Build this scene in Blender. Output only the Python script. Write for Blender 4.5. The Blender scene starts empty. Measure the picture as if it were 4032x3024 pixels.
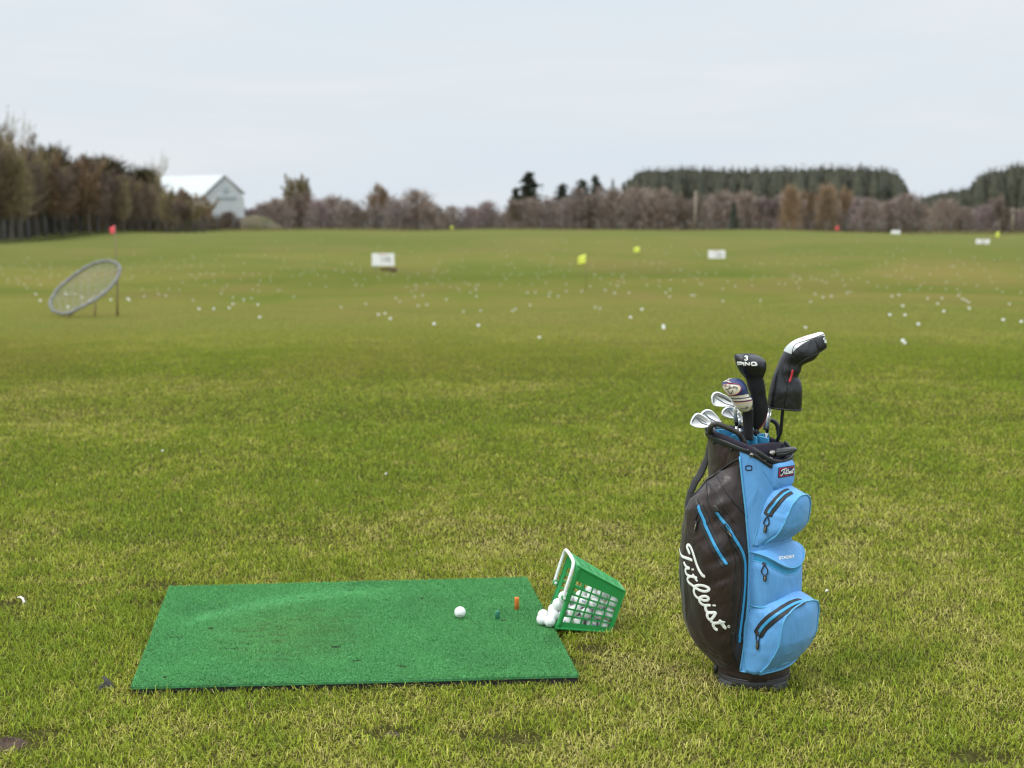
import bpy, math, random
import numpy as np
from mathutils import Vector, Matrix
from mathutils.bvhtree import BVHTree
from mathutils.geometry import tessellate_polygon

random.seed(7)
RNG = np.random.default_rng(11)
SC = bpy.context.scene
COL = SC.collection
R = math.radians

# ------------------------------------------------------------------ camera
FPX, CX, CY = 5596.0, 2016.0, 1512.0        # focal length and centre in photograph pixels
CAM_H = 1.57
PITCH = math.atan(710.0 / FPX)
CP, SP = math.cos(PITCH), math.sin(PITCH)
CAM = Vector((0, 0, CAM_H))


def ray(px, py):
    u = (px - CX) / FPX
    v = (CY - py) / FPX
    return Vector((u, CP + v * SP, -SP + v * CP))


def vp(px, py, Y):
    """point of the upright plane y = Y seen at that photograph pixel"""
    d = ray(px, py)
    return CAM + d * (Y / d.y)


def zpl(px, py, z):
    d = ray(px, py)
    return CAM + d * ((z - CAM_H) / d.z)


def zz(x0, y0, k):
    """reading of an enlarged crop -> photograph pixel"""
    return lambda x, y: (x0 + x / k, y0 + y / k)


# ------------------------------------------------------------------ terrain
_PD = [0, 7, 10, 15, 20, 32, 50, 65, 80, 95, 110, 130, 150, 165, 180, 200, 220, 260, 320, 450, 700, 3000]
_PZ = [0, 0, -.05, -.20, -.42, -1.0, -1.85, -2.6, -3.25, -3.5, -3.42, -2.95, -2.2, -1.75, -1.80, -2.25, -2.80, -3.6, -4.8, -7.4, -12.5, -58]
_TD = np.arange(0, 3001, 1.0)
_TZ = np.interp(_TD, _PD, _PZ)
for _i in range(3):
    _k = np.ones(7) / 7
    _t = np.convolve(np.pad(_TZ, 3, mode='edge'), _k, 'valid')
    _w = np.clip((_TD - 8) / 12, 0, 1)
    _TZ = _TZ * (1 - _w) + _t * _w


def sstep(t):
    t = np.clip(t, 0, 1)
    return t * t * (3 - 2 * t)


def terrain(x, y):
    x = np.asarray(x, float)
    y = np.asarray(y, float)
    z = np.interp(np.clip(y, 0, None), _TD, _TZ)
    z = z - 0.10 * sstep((-x - 22) / 25) * sstep((y - 95) / 55)
    z = z - 0.45 * sstep((x - 26) / 30) * sstep((y - 110) / 50) * sstep((330 - y) / 100)
    far = sstep((y - 16) / 30)
    z = z + far * (0.17 * np.sin(x * .21 + 1.3 * np.sin(y * .11)) + 0.20 * np.sin(y * .21 + x * .06 + .8) + 0.10 * np.sin(x * .33 - y * .19)) * (1 - .6 * sstep((y - 120) / 40))
    return z


def tz(x, y):
    return float(terrain(x, y))


def gp(px, py, tmax=900):
    """where the line of sight through a photograph pixel meets the ground"""
    d = ray(px, py)
    t, step = 1.0, .25
    prev = t
    while t < tmax:
        p = CAM + d * t
        if p.z <= tz(p.x, p.y):
            a, b = prev, t
            for _ in range(24):
                m = (a + b) / 2
                q = CAM + d * m
                if q.z <= tz(q.x, q.y):
                    b = m
                else:
                    a = m
            q = CAM + d * b
            return Vector((q.x, q.y, tz(q.x, q.y)))
        prev = t
        t += max(step, t * .01)
    q = CAM + d * tmax
    return Vector((q.x, q.y, tz(q.x, q.y)))


# ------------------------------------------------------------------ noise for per-blade colour
def vnoise(x, y, seed=0):
    xi = np.floor(x).astype(np.int64)
    yi = np.floor(y).astype(np.int64)
    fx = x - xi
    fy = y - yi
    fx = fx * fx * (3 - 2 * fx)
    fy = fy * fy * (3 - 2 * fy)

    def h(a, b):
        n = (a * 374761393 + b * 668265263 + seed * 974634777) & 0xffffffff
        n = ((n ^ (n >> 13)) * 1274126177) & 0xffffffff
        n = n ^ (n >> 16)
        return (n & 0xffff) / 65535.0
    return (h(xi, yi) * (1 - fx) + h(xi + 1, yi) * fx) * (1 - fy) + (h(xi, yi + 1) * (1 - fx) + h(xi + 1, yi + 1) * fx) * fy


def fbm(x, y, seed=0, o=3):
    s, a, t = 0, 1.0, 0
    for i in range(o):
        s = s + a * vnoise(x * 2 ** i, y * 2 ** i, seed + i * 17)
        t += a
        a *= .5
    return s / t


# ------------------------------------------------------------------ materials
def new_mat(name):
    m = bpy.data.materials.new(name)
    m.use_nodes = True
    nt = m.node_tree
    nt.nodes.clear()
    out = nt.nodes.new('ShaderNodeOutputMaterial')
    return m, nt, out


def N(nt, typ, **kw):
    n = nt.nodes.new(typ)
    for k, v in kw.items():
        if k in n.inputs:
            n.inputs[k].default_value = v
        else:
            setattr(n, k, v)
    return n


def L(nt, a, b):
    nt.links.new(a, b)


def ramp(nt, fac, stops):
    n = nt.nodes.new('ShaderNodeValToRGB')
    e = n.color_ramp.elements
    while len(e) < len(stops):
        e.new(0.5)
    for i, (p, c) in enumerate(stops):
        e[i].position = p
        e[i].color = (*c, 1) if len(c) == 3 else c
    L(nt, fac, n.inputs['Fac'])
    return n


def simple(name, col, rough=.6, metal=0., var=.12, nscale=30., bump=0., bscale=200., spec=.5, fine=None):
    """a procedural paint, cloth or plastic: colour broken up by noise, optional fine bump"""
    m, nt, out = new_mat(name)
    b = N(nt, 'ShaderNodeBsdfPrincipled')
    b.inputs['Roughness'].default_value = rough
    b.inputs['Metallic'].default_value = metal
    b.inputs['Specular IOR Level'].default_value = spec
    tc = N(nt, 'ShaderNodeTexCoord')
    n = N(nt, 'ShaderNodeTexNoise', Scale=nscale, Detail=5.0, Roughness=.6)
    L(nt, tc.outputs['Object'], n.inputs['Vector'])
    lo = tuple(max(0, c * (1 - var)) for c in col)
    hi = tuple(min(1, c * (1 + var)) for c in col)
    r = ramp(nt, n.outputs['Fac'], [(.3, lo), (.7, hi)])
    L(nt, r.outputs['Color'], b.inputs['Base Color'])
    if bump:
        n2 = N(nt, 'ShaderNodeTexNoise', Scale=bscale, Detail=3.0)
        L(nt, tc.outputs['Object'], n2.inputs['Vector'])
        bp = N(nt, 'ShaderNodeBump', Strength=bump, Distance=.002)
        L(nt, n2.outputs['Fac'], bp.inputs['Height'])
        L(nt, bp.outputs['Normal'], b.inputs['Normal'])
    L(nt, b.outputs['BSDF'], out.inputs['Surface'])
    return m


def attr_mat(name, rough=.7, transl=0., spec=.25, bump=0., bscale=60.):
    """colour from the mesh's own per-leaf colour attribute"""
    m, nt, out = new_mat(name)
    a = N(nt, 'ShaderNodeAttribute', attribute_name='tint')
    b = N(nt, 'ShaderNodeBsdfPrincipled')
    b.inputs['Roughness'].default_value = rough
    b.inputs['Specular IOR Level'].default_value = spec
    L(nt, a.outputs['Color'], b.inputs['Base Color'])
    sh = b.outputs['BSDF']
    if transl:
        t = N(nt, 'ShaderNodeBsdfTranslucent')
        L(nt, a.outputs['Color'], t.inputs['Color'])
        mx = N(nt, 'ShaderNodeMixShader', Fac=transl)
        L(nt, sh, mx.inputs[1])
        L(nt, t.outputs['BSDF'], mx.inputs[2])
        sh = mx.outputs['Shader']
    L(nt, sh, out.inputs['Surface'])
    return m


# ------------------------------------------------------------------ objects
def tag(o, label=None, cat=None, group=None, kind=None):
    if label:
        o['label'] = label
    if cat:
        o['category'] = cat
    if group:
        o['group'] = group
    if kind:
        o['kind'] = kind
    return o


def link(o, parent=None):
    COL.objects.link(o)
    if parent is not None:
        o.parent = parent
        o.matrix_parent_inverse = parent_world(parent).inverted()
    return o


def parent_world(o):
    m = o.matrix_basis.copy()
    p = o.parent
    if p is not None:
        m = parent_world(p) @ o.matrix_parent_inverse @ m
    return m


def empty(name, loc, label=None, cat=None, group=None):
    o = bpy.data.objects.new(name, None)
    o.empty_display_size = .05
    o.location = loc
    COL.objects.link(o)
    tag(o, label, cat, group)
    return o


def mesh_obj(name, verts, faces, mats, parent=None, smooth=True, mi=None, tint=None):
    me = bpy.data.meshes.new(name)
    me.from_pydata([tuple(v) for v in verts], [], [tuple(f) for f in faces])
    for m in (mats if isinstance(mats, (list, tuple)) else [mats]):
        me.materials.append(m)
    if mi is not None:
        me.polygons.foreach_set('material_index', np.asarray(mi, np.int32))
    if smooth:
        me.polygons.foreach_set('use_smooth', np.ones(len(me.polygons), bool))
    if tint is not None:
        a = me.color_attributes.new('tint', 'FLOAT_COLOR', 'POINT')
        c = np.ones((len(me.vertices), 4), np.float32)
        c[:, :3] = tint
        a.data.foreach_set('color', c.ravel())
    me.update()
    o = bpy.data.objects.new(name, me)
    return link(o, parent)


def np_mesh(name, V, quads=None, tris=None, mat=None, tint=None, smooth=False):
    """large mesh straight from arrays"""
    me = bpy.data.meshes.new(name)
    nq = 0 if quads is None else len(quads)
    nt_ = 0 if tris is None else len(tris)
    me.vertices.add(len(V))
    me.vertices.foreach_set('co', np.asarray(V, np.float32).ravel())
    idx = []
    starts = []
    if nq:
        idx.append(np.asarray(quads, np.int32).ravel())
        starts.append(np.arange(nq, dtype=np.int32) * 4)
    if nt_:
        idx.append(np.asarray(tris, np.int32).ravel())
        starts.append(nq * 4 + np.arange(nt_, dtype=np.int32) * 3)
    idx = np.concatenate(idx)
    starts = np.concatenate(starts)
    me.loops.add(len(idx))
    me.loops.foreach_set('vertex_index', idx)
    me.polygons.add(nq + nt_)
    me.polygons.foreach_set('loop_start', starts)
    me.polygons.foreach_set('use_smooth', np.full(nq + nt_, smooth, bool))
    me.update(calc_edges=True)
    if tint is not None:
        a = me.color_attributes.new('tint', 'FLOAT_COLOR', 'POINT')
        c = np.ones((len(V), 4), np.float32)
        c[:, :3] = tint
        a.data.foreach_set('color', c.ravel())
    if mat:
        me.materials.append(mat)
    return me


class MB:
    """collects shapes into one mesh"""

    def __init__(s):
        s.v, s.f, s.m = [], [], []

    def add(s, v, f, m=0):
        o = len(s.v)
        s.v += [Vector(p) for p in v]
        s.f += [tuple(i + o for i in q) for q in f]
        s.m += [m] * len(f)

    def box(s, c, size, M=None, m=0, bev=0.):
        x, y, z = (d / 2 for d in size)
        c = Vector(c)
        if bev <= 0:
            v = [Vector((a * x, b * y, d * z)) for a in (-1, 1) for b in (-1, 1) for d in (-1, 1)]
            f = [(0, 1, 3, 2), (4, 6, 7, 5), (0, 4, 5, 1), (2, 3, 7, 6), (0, 2, 6, 4), (1, 5, 7, 3)]
        else:
            v, f = [], []
            rings = [(-z, bev), (-z + bev, 0), (z - bev, 0), (z, bev)]
            for zz_, ins in rings:
                for (a, b) in ((-1, -1), (1, -1), (1, 1), (-1, 1)):
                    X, Y = a * (x - ins), b * (y - ins)
                    if a * b > 0:
                        v += [Vector((X, Y - b * bev, zz_)), Vector((X - a * bev, Y, zz_))]
                    else:
                        v += [Vector((X - a * bev, Y, zz_)), Vector((X, Y - b * bev, zz_))]
            for k in range(3):
                for i in range(8):
                    j = (i + 1) % 8
                    f.append((k * 8 + i, k * 8 + j, k * 8 + 8 + j, k * 8 + 8 + i))
            f.append(tuple(range(7, -1, -1)))
            f.append(tuple(24 + i for i in range(8)))
        if M is not None:
            v = [M @ p for p in v]
        s.add([p + c for p in v], f, m)

    def tube(s, pts, r, n=8, m=0, closed=False, flat=1., up=None, cap=True):
        """a round (or flattened) bar along a line of points; r is a number or one per point"""
        pts = [Vector(p) for p in pts]
        k = len(pts)
        rs = r if isinstance(r, (list, tuple)) else [r] * k
        T = []
        for i in range(k):
            a = pts[(i - 1) % k] if (closed or i > 0) else pts[i]
            b = pts[(i + 1) % k] if (closed or i < k - 1) else pts[i]
            t = b - a
            T.append(t.normalized() if t.length > 1e-9 else Vector((0, 0, 1)))
        nrm = Vector(up) if up is not None else (Vector((0, 0, 1)) if abs(T[0].z) < .9 else Vector((1, 0, 0)))
        v, f = [], []
        for i in range(k):
            if up is not None:
                nrm = Vector(up)
            nn = nrm - T[i] * nrm.dot(T[i])
            if nn.length < 1e-6:
                nn = T[i].orthogonal()
            nn.normalize()
            nrm = nn
            bb = T[i].cross(nn)
            for j in range(n):
                a = 2 * math.pi * j / n
                v.append(pts[i] + nn * (math.cos(a) * rs[i] * flat) + bb * (math.sin(a) * rs[i]))
        for i in range(k if closed else k - 1):
            i2 = (i + 1) % k
            for j in range(n):
                j2 = (j + 1) % n
                f.append((i * n + j, i2 * n + j, i2 * n + j2, i * n + j2))
        if cap and not closed:
            f.append(tuple(range(n)))
            f.append(tuple((k - 1) * n + j for j in range(n - 1, -1, -1)))
        s.add(v, f, m)

    def loft(s, rings, m=0, closed=True, cap0=True, cap1=True, mfun=None):
        k, n = len(rings), len(rings[0])
        v = [p for r in rings for p in r]
        o = len(s.v)
        s.v += [Vector(p) for p in v]
        for i in range(k - 1):
            for j in range(n if closed else n - 1):
                j2 = (j + 1) % n
                s.f.append((o + i * n + j, o + i * n + j2, o + (i + 1) * n + j2, o + (i + 1) * n + j))
                s.m.append(mfun(i, j) if mfun else m)
        if closed and cap0:
            s.f.append(tuple(o + j for j in range(n - 1, -1, -1)))
            s.m.append(mfun(0, 0) if mfun else m)
        if closed and cap1:
            s.f.append(tuple(o + (k - 1) * n + j for j in range(n)))
            s.m.append(mfun(k - 2, 0) if mfun else m)

    def build(s, name, mats, parent=None, smooth=True):
        return mesh_obj(name, s.v, s.f, mats, parent, smooth, s.m if isinstance(mats, (list, tuple)) and len(mats) > 1 else None)

    def bvh(s):
        return BVHTree.FromPolygons([tuple(p) for p in s.v], s.f)


def catmull(pts, per=6, closed=False):
    """smooth line through points of any dimension"""
    P = [np.asarray(p, float) for p in pts]
    n = len(P)
    out = []
    rng = range(n if closed else n - 1)
    for i in rng:
        p1, p2 = P[i], P[(i + 1) % n]
        p0 = P[i - 1] if (closed or i > 0) else 2 * p1 - p2
        p3 = P[(i + 2) % n] if (closed or i + 2 < n) else 2 * p2 - p1
        for k in range(per):
            t = k / per
            out.append(.5 * ((2 * p1) + (p2 - p0) * t + (2 * p0 - 5 * p1 + 4 * p2 - p3) * t * t + (3 * p1 - p0 - 3 * p2 + p3) * t ** 3))
    if not closed:
        out.append(P[-1])
    return out


def sphere_mesh(name, r, seg=24, rings=14):
    v = [Vector((0, 0, r))]
    f = []
    for i in range(1, rings):
        a = math.pi * i / rings
        for j in range(seg):
            b = 2 * math.pi * j / seg
            v.append(Vector((r * math.sin(a) * math.cos(b), r * math.sin(a) * math.sin(b), r * math.cos(a))))
    v.append(Vector((0, 0, -r)))
    for j in range(seg):
        f.append((0, 1 + j, 1 + (j + 1) % seg))
    for i in range(rings - 2):
        for j in range(seg):
            a = 1 + i * seg
            f.append((a + j, a + seg + j, a + seg + (j + 1) % seg, a + (j + 1) % seg))
    e = len(v) - 1
    a = 1 + (rings - 2) * seg
    for j in range(seg):
        f.append((a + j, e, a + (j + 1) % seg))
    me = bpy.data.meshes.new(name)
    me.from_pydata([tuple(p) for p in v], [], f)
    me.polygons.foreach_set('use_smooth', np.ones(len(f), bool))
    return me


def copy_tree(o, parent=None):
    c = o.copy()
    COL.objects.link(c)
    if parent is not None:
        c.parent = parent
    for ch in list(o.children):
        copy_tree(ch, c)
    return c

# ================================================================== camera, sky, light
cam_d = bpy.data.cameras.new('camera')
cam_d.sensor_width = 36
cam_d.lens = FPX / 4032 * 36
cam_d.clip_start = .05
cam_d.clip_end = 5000
cam_d.dof.use_dof = True
cam_d.dof.focus_distance = 4.65
cam_d.dof.aperture_fstop = 3.2
cam_o = bpy.data.objects.new('camera', cam_d)
cam_o.location = CAM
cam_o.rotation_euler = (math.pi / 2 - PITCH, 0, 0)
COL.objects.link(cam_o)
SC.camera = cam_o

SUN_EL, SUN_AZ = R(52), R(-112)      # azimuth from +Y towards +X: the light comes from the left, a little behind the camera
W = bpy.data.worlds.new('World')
SC.world = W
W.use_nodes = True
nt = W.node_tree
nt.nodes.clear()
wo = nt.nodes.new('ShaderNodeOutputWorld')
bg = nt.nodes.new('ShaderNodeBackground')
bg.inputs['Strength'].default_value = .1
sky = nt.nodes.new('ShaderNodeTexSky')
sky.sky_type = 'NISHITA'
sky.sun_disc = False
sky.sun_elevation = SUN_EL
sky.sun_rotation = SUN_AZ
sky.air_density = 1.5
sky.dust_density = 3
tc = nt.nodes.new('ShaderNodeTexCoord')
sep = nt.nodes.new('ShaderNodeSeparateXYZ')
L(nt, tc.outputs['Generated'], sep.inputs[0])
# stratus: an overcast deck is about three times as bright overhead as at the horizon
el = N(nt, 'ShaderNodeMapRange')
el.inputs['From Min'].default_value = .14
el.inputs['From Max'].default_value = 1.0
el.inputs['To Min'].default_value = 1.0
el.inputs['To Max'].default_value = 3.3
L(nt, sep.outputs['Z'], el.inputs['Value'])
mp = N(nt, 'ShaderNodeMapping')
mp.inputs['Scale'].default_value = (1, 1, 7.5)
L(nt, tc.outputs['Generated'], mp.inputs['Vector'])
cn = N(nt, 'ShaderNodeTexNoise', Scale=2.6, Detail=7.0, Roughness=.55, Distortion=.4)
L(nt, mp.outputs['Vector'], cn.inputs['Vector'])
cr = ramp(nt, cn.outputs['Fac'], [(.25, (7.3, 8.2, 9.1)), (.5, (7.85, 8.5, 9.1)), (.75, (8.6, 8.85, 9.15))])
mul = N(nt, 'ShaderNodeVectorMath', operation='SCALE')
L(nt, cr.outputs['Color'], mul.inputs[0])
L(nt, el.outputs['Result'], mul.inputs['Scale'])
mx = N(nt, 'ShaderNodeMix', data_type='RGBA')
mx.inputs['Factor'].default_value = .93
L(nt, sky.outputs['Color'], mx.inputs[6])
L(nt, mul.outputs['Vector'], mx.inputs[7])
L(nt, mx.outputs[2], bg.inputs['Color'])
L(nt, bg.outputs['Background'], wo.inputs['Surface'])

sun_d = bpy.data.lights.new('sun', 'SUN')
sun_d.energy = 1.5
sun_d.angle = R(13)
sun_d.color = (1, .95, .87)
sun_o = bpy.data.objects.new('sun', sun_d)
d = Vector((math.cos(SUN_EL) * math.sin(SUN_AZ), math.cos(SUN_EL) * math.cos(SUN_AZ), math.sin(SUN_EL)))
sun_o.rotation_euler = d.to_track_quat('Z', 'Y').to_euler()
sun_o.location = (-5, -5, 12)
COL.objects.link(sun_o)

SC.view_settings.view_transform = 'Standard'
SC.view_settings.look = 'None'
SC.view_settings.exposure = 0
SC.view_settings.gamma = 1
SC.cycles.use_denoising = True
SC.cycles.denoising_prefilter = 'ACCURATE'
SC.cycles.use_adaptive_sampling = True
SC.cycles.adaptive_threshold = .01
SC.cycles.max_bounces = 6
SC.cycles.diffuse_bounces = 3
SC.cycles.transparent_max_bounces = 8
SC.render.film_transparent = False
SC.cycles.pixel_filter_type = 'BLACKMAN_HARRIS'
SC.cycles.filter_width = 1.3

# ================================================================== ground sheet
def axis(pos):
    return sorted(set([-p for p in pos if p > 0] + list(pos)))


xs = np.array(axis(list(np.arange(0, 8, .4)) + list(np.arange(8, 40, 1.3)) + list(np.arange(40, 110, 4)) + [120, 150, 200, 300, 450, 700, 1100, 1600]))
ys = np.array([-60, -20, -6] + list(np.arange(0, 12, .4)) + list(np.arange(12, 40, .8)) + list(np.arange(40, 230, 1.6)) + list(np.arange(230, 330, 8)) + [360, 420, 520, 700, 1000, 1500, 2400])
gx, gy = np.meshgrid(xs, ys)
gz = terrain(gx, gy)
V = np.stack([gx.ravel(), gy.ravel(), gz.ravel()], 1)
nx, ny = len(xs), len(ys)
ii = (np.arange(ny - 1)[:, None] * nx + np.arange(nx - 1)[None, :]).ravel()
Q = np.stack([ii, ii + 1, ii + nx + 1, ii + nx], 1)

m, nt, out = new_mat('turf_ground')
b = N(nt, 'ShaderNodeBsdfPrincipled')
b.inputs['Roughness'].default_value = .95
b.inputs['Specular IOR Level'].default_value = 0.
geo = N(nt, 'ShaderNodeNewGeometry')
sp3 = N(nt, 'ShaderNodeSeparateXYZ')
L(nt, geo.outputs['Position'], sp3.inputs[0])


def noise_at(scale, detail=4., rough=.55, stretch=(1, 1, 1), dist=0.):
    mp_ = N(nt, 'ShaderNodeMapping')
    mp_.inputs['Scale'].default_value = stretch
    L(nt, geo.outputs['Position'], mp_.inputs['Vector'])
    n_ = N(nt, 'ShaderNodeTexNoise', Scale=scale, Detail=detail, Roughness=rough, Distortion=dist)
    L(nt, mp_.outputs['Vector'], n_.inputs['Vector'])
    return n_.outputs['Fac']


def mixc(fac, a, b_, blend='MIX'):
    x_ = N(nt, 'ShaderNodeMix', data_type='RGBA', blend_type=blend)
    if hasattr(fac, 'links'):
        L(nt, fac, x_.inputs['Factor'])
    else:
        x_.inputs['Factor'].default_value = fac
    for s_, i_ in ((a, 6), (b_, 7)):
        if hasattr(s_, 'links'):
            L(nt, s_, x_.inputs[i_])
        else:
            x_.inputs[i_].default_value = (*s_, 1)
    return x_.outputs[2]


G1, G2, G3 = (.096, .114, .022), (.130, .124, .031), (.156, .114, .042)     # fresh, yellowing and worn turf
GF = (.120, .132, .044)
patch = noise_at(.11, 5, .6, (1, .45, 1), .3)
mid = noise_at(.42, 5, .65, (1, .6, 1))
fine = noise_at(9, 5, .7)
base = ramp(nt, patch, [(.34, G1), (.5, G2), (.66, G3)]).outputs['Color']
midc = ramp(nt, mid, [(.32, G1), (.55, G2), (.78, G3)]).outputs['Color']
farcol = mixc(.4, base, midc)
farband = ramp(nt, noise_at(.05, 3, .5, (.5, 1.1, 1), .8), [(.35, (.76, .88, .80)), (.65, (1.16, 1.10, 1.20))]).outputs['Color']  # mowing stripes, plus shading of the rolls and hollows painted into the colour
farcol = mixc(1., farcol, farband, 'MULTIPLY')
fard = N(nt, 'ShaderNodeMapRange')
fard.inputs['From Min'].default_value = 95
fard.inputs['From Max'].default_value = 160
L(nt, sp3.outputs['Y'], fard.inputs['Value'])
farcol = mixc(fard.outputs['Result'], farcol, mixc(.65, farcol, GF))
grain = ramp(nt, fine, [(.3, (.82, .82, .8)), (.7, (1.16, 1.16, 1.2))]).outputs['Color']
farcol = mixc(1., farcol, grain, 'MULTIPLY')
thatch = ramp(nt, noise_at(60, 5, .7), [(.3, (.020, .019, .008)), (.55, (.052, .050, .015)), (.75, (.11, .088, .040))]).outputs['Color']
nd = N(nt, 'ShaderNodeMapRange', interpolation_type='SMOOTHSTEP')
nd.inputs['From Min'].default_value = 6.5
nd.inputs['From Max'].default_value = 30
L(nt, sp3.outputs['Y'], nd.inputs['Value'])
axm = N(nt, 'ShaderNodeMath', operation='ABSOLUTE')
L(nt, sp3.outputs['X'], axm.inputs[0])
wd_ = N(nt, 'ShaderNodeMath', operation='MULTIPLY_ADD')
L(nt, sp3.outputs['Y'], wd_.inputs[0])
wd_.inputs[1].default_value = -.41
L(nt, axm.outputs[0], wd_.inputs[2])
wr_ = N(nt, 'ShaderNodeMapRange', interpolation_type='SMOOTHSTEP')
wr_.inputs['From Min'].default_value = .1
wr_.inputs['From Max'].default_value = .8
L(nt, wd_.outputs[0], wr_.inputs['Value'])
mxm = N(nt, 'ShaderNodeMath', operation='MAXIMUM')
L(nt, nd.outputs['Result'], mxm.inputs[0])
L(nt, wr_.outputs['Result'], mxm.inputs[1])
L(nt, mixc(mxm.outputs[0], thatch, farcol), b.inputs['Base Color'])
L(nt, b.outputs['BSDF'], out.inputs['Surface'])
M_GROUND = m
me = np_mesh('range_field', V, quads=Q, mat=M_GROUND, smooth=True)
fo = link(bpy.data.objects.new('field', me))
tag(fo, kind='structure')

# ================================================================== mat corners (top of the turf)
MAT_TOP = .034
MC = [zpl(515, 2697, MAT_TOP), zpl(2279, 2651, MAT_TOP), zpl(2073.6, 2268, MAT_TOP), zpl(666.7, 2303.7, MAT_TOP)]   # BL BR TR TL


def mat_uv(x, y):
    """position on the mat: u along the front edge, v from front to back (good enough for a near rectangle)"""
    o = MC[0]
    e1 = MC[1] - MC[0]
    e2 = ((MC[3] - MC[0]) + (MC[2] - MC[1])) / 2
    det = e1.x * e2.y - e1.y * e2.x
    dx, dy = x - o.x, y - o.y
    return (dx * e2.y - dy * e2.x) / det, (e1.x * dy - e1.y * dx) / det


BAG = zpl(1625 * 1.82278, 1468 * 1.82278, 0)      # middle of the bag's foot

# ================================================================== grass blades
def grass_colours(x, y, n):
    big = fbm(x * .55, y * .30, 3, 3)
    midn = fbm(x * 2.3, y * 1.5, 5, 3)
    sm = fbm(x * 11, y * 9, 9, 2)
    dry = np.clip((big - .5) * 1.2 + (midn - .5) * 1.1 + (sm - .5) * 1.1 + .32, 0, 1)
    dist = np.hypot(x - BAG.x, y - BAG.y)
    dry = dry + .15 * np.exp(-(dist / .5) ** 2) + .16 * np.clip((4.9 - y) / 1.2, 0, 1)
    r = RNG.random(n)
    green = np.array([.180, .256, .017])
    lime = np.array([.350, .382, .034])
    straw = np.array([.58, .50, .180])
    brown = np.array([.24, .16, .062])
    dry = dry - .14 * sstep((y - 5.2) / 5)
    t = np.clip(dry * .8 + (r - .5) * .75, 0, 1)[:, None]
    c = green + (lime - green) * np.clip(t * 2, 0, 1)
    c = c + (straw - c) * np.clip(t * 2 - 1.05, 0, 1)
    pick = (RNG.random(n) < (.03 + .12 * np.clip(dry, 0, 1)))[:, None]
    c = np.where(pick, brown + (straw - brown) * RNG.random((n, 1)), c)
    c = c * (.68 + .55 * RNG.random((n, 1)))
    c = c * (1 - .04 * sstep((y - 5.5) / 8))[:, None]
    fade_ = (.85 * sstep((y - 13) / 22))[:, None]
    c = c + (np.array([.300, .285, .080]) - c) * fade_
    worn_ = np.clip((fbm(x * .13, y * .06, 77, 3) - .52) * 5, 0, 1) * sstep((y - 9) / 8)
    c = c + (np.array([.27, .20, .055]) - c) * (.55 * worn_)[:, None]
    return c, dry


def make_blades(x, y, ln, w, lean, az, col, z0=None):
    n = len(x)
    z = terrain(x, y) if z0 is None else z0
    dirx, diry = np.cos(az), np.sin(az)
    px, py = -diry, dirx
    s1, c1 = np.sin(lean * .6), np.cos(lean * .6)
    l2 = np.clip(lean * 1.35, 0, 1.75)
    s2, c2 = np.sin(l2), np.cos(l2)
    mx_, my_, mz_ = x + dirx * s1 * ln * .5, y + diry * s1 * ln * .5, z + c1 * ln * .5
    tx, ty, tz_ = mx_ + dirx * s2 * ln * .5, my_ + diry * s2 * ln * .5, mz_ + c2 * ln * .5
    tz_ = np.maximum(tz_, z + .002)
    V = np.empty((n, 5, 3), np.float32)
    hw = w / 2
    V[:, 0] = np.stack([x - px * hw, y - py * hw, z - .004], 1)
    V[:, 1] = np.stack([x + px * hw, y + py * hw, z - .004], 1)
    V[:, 2] = np.stack([mx_ + px * hw * .8, my_ + py * hw * .8, mz_], 1)
    V[:, 3] = np.stack([mx_ - px * hw * .8, my_ - py * hw * .8, mz_], 1)
    V[:, 4] = np.stack([tx, ty, tz_], 1)
    b_ = np.arange(n) * 5
    q = np.stack([b_, b_ + 1, b_ + 2, b_ + 3], 1)
    t = np.stack([b_ + 3, b_ + 2, b_ + 4], 1)
    C = np.repeat(col[:, None, :], 5, 1).astype(np.float32)
    return V.reshape(-1, 3), q, t, C.reshape(-1, 3)


def bare_spots(x, y):
    """small bald scrapes in the turf: 1 = bare"""
    s = np.zeros_like(x)
    for (px_, py_, r_) in ((30, 2935, .07), (1540, 2890, .045), (2020, 2915, .05), (1830, 2900, .03), (150, 2890, .03), (3830, 2990, .06), (2330, 2560, .05), (2250, 2610, .04), (640, 2310, .05), (45, 2380, .04), (620, 2385, .05)):
        p = zpl(px_, py_, 0)
        s = np.maximum(s, np.clip(1.3 - np.hypot((x - p.x) / 1.7, y - p.y) / (r_ * 1.35), 0, 1))
    return s


def scatter(y0, y1, dens, seed):
    rg = np.random.default_rng(seed)
    half = lambda yy: .43 * yy + .8
    area = (half(y0) + half(y1)) * (y1 - y0)
    n = int(area * dens)
    y = rg.uniform(y0, y1, n * 2)
    x = rg.uniform(-half(y1), half(y1), n * 2)
    k = np.abs(x) < half(y)
    return x[k][:n], y[k][:n]


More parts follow.
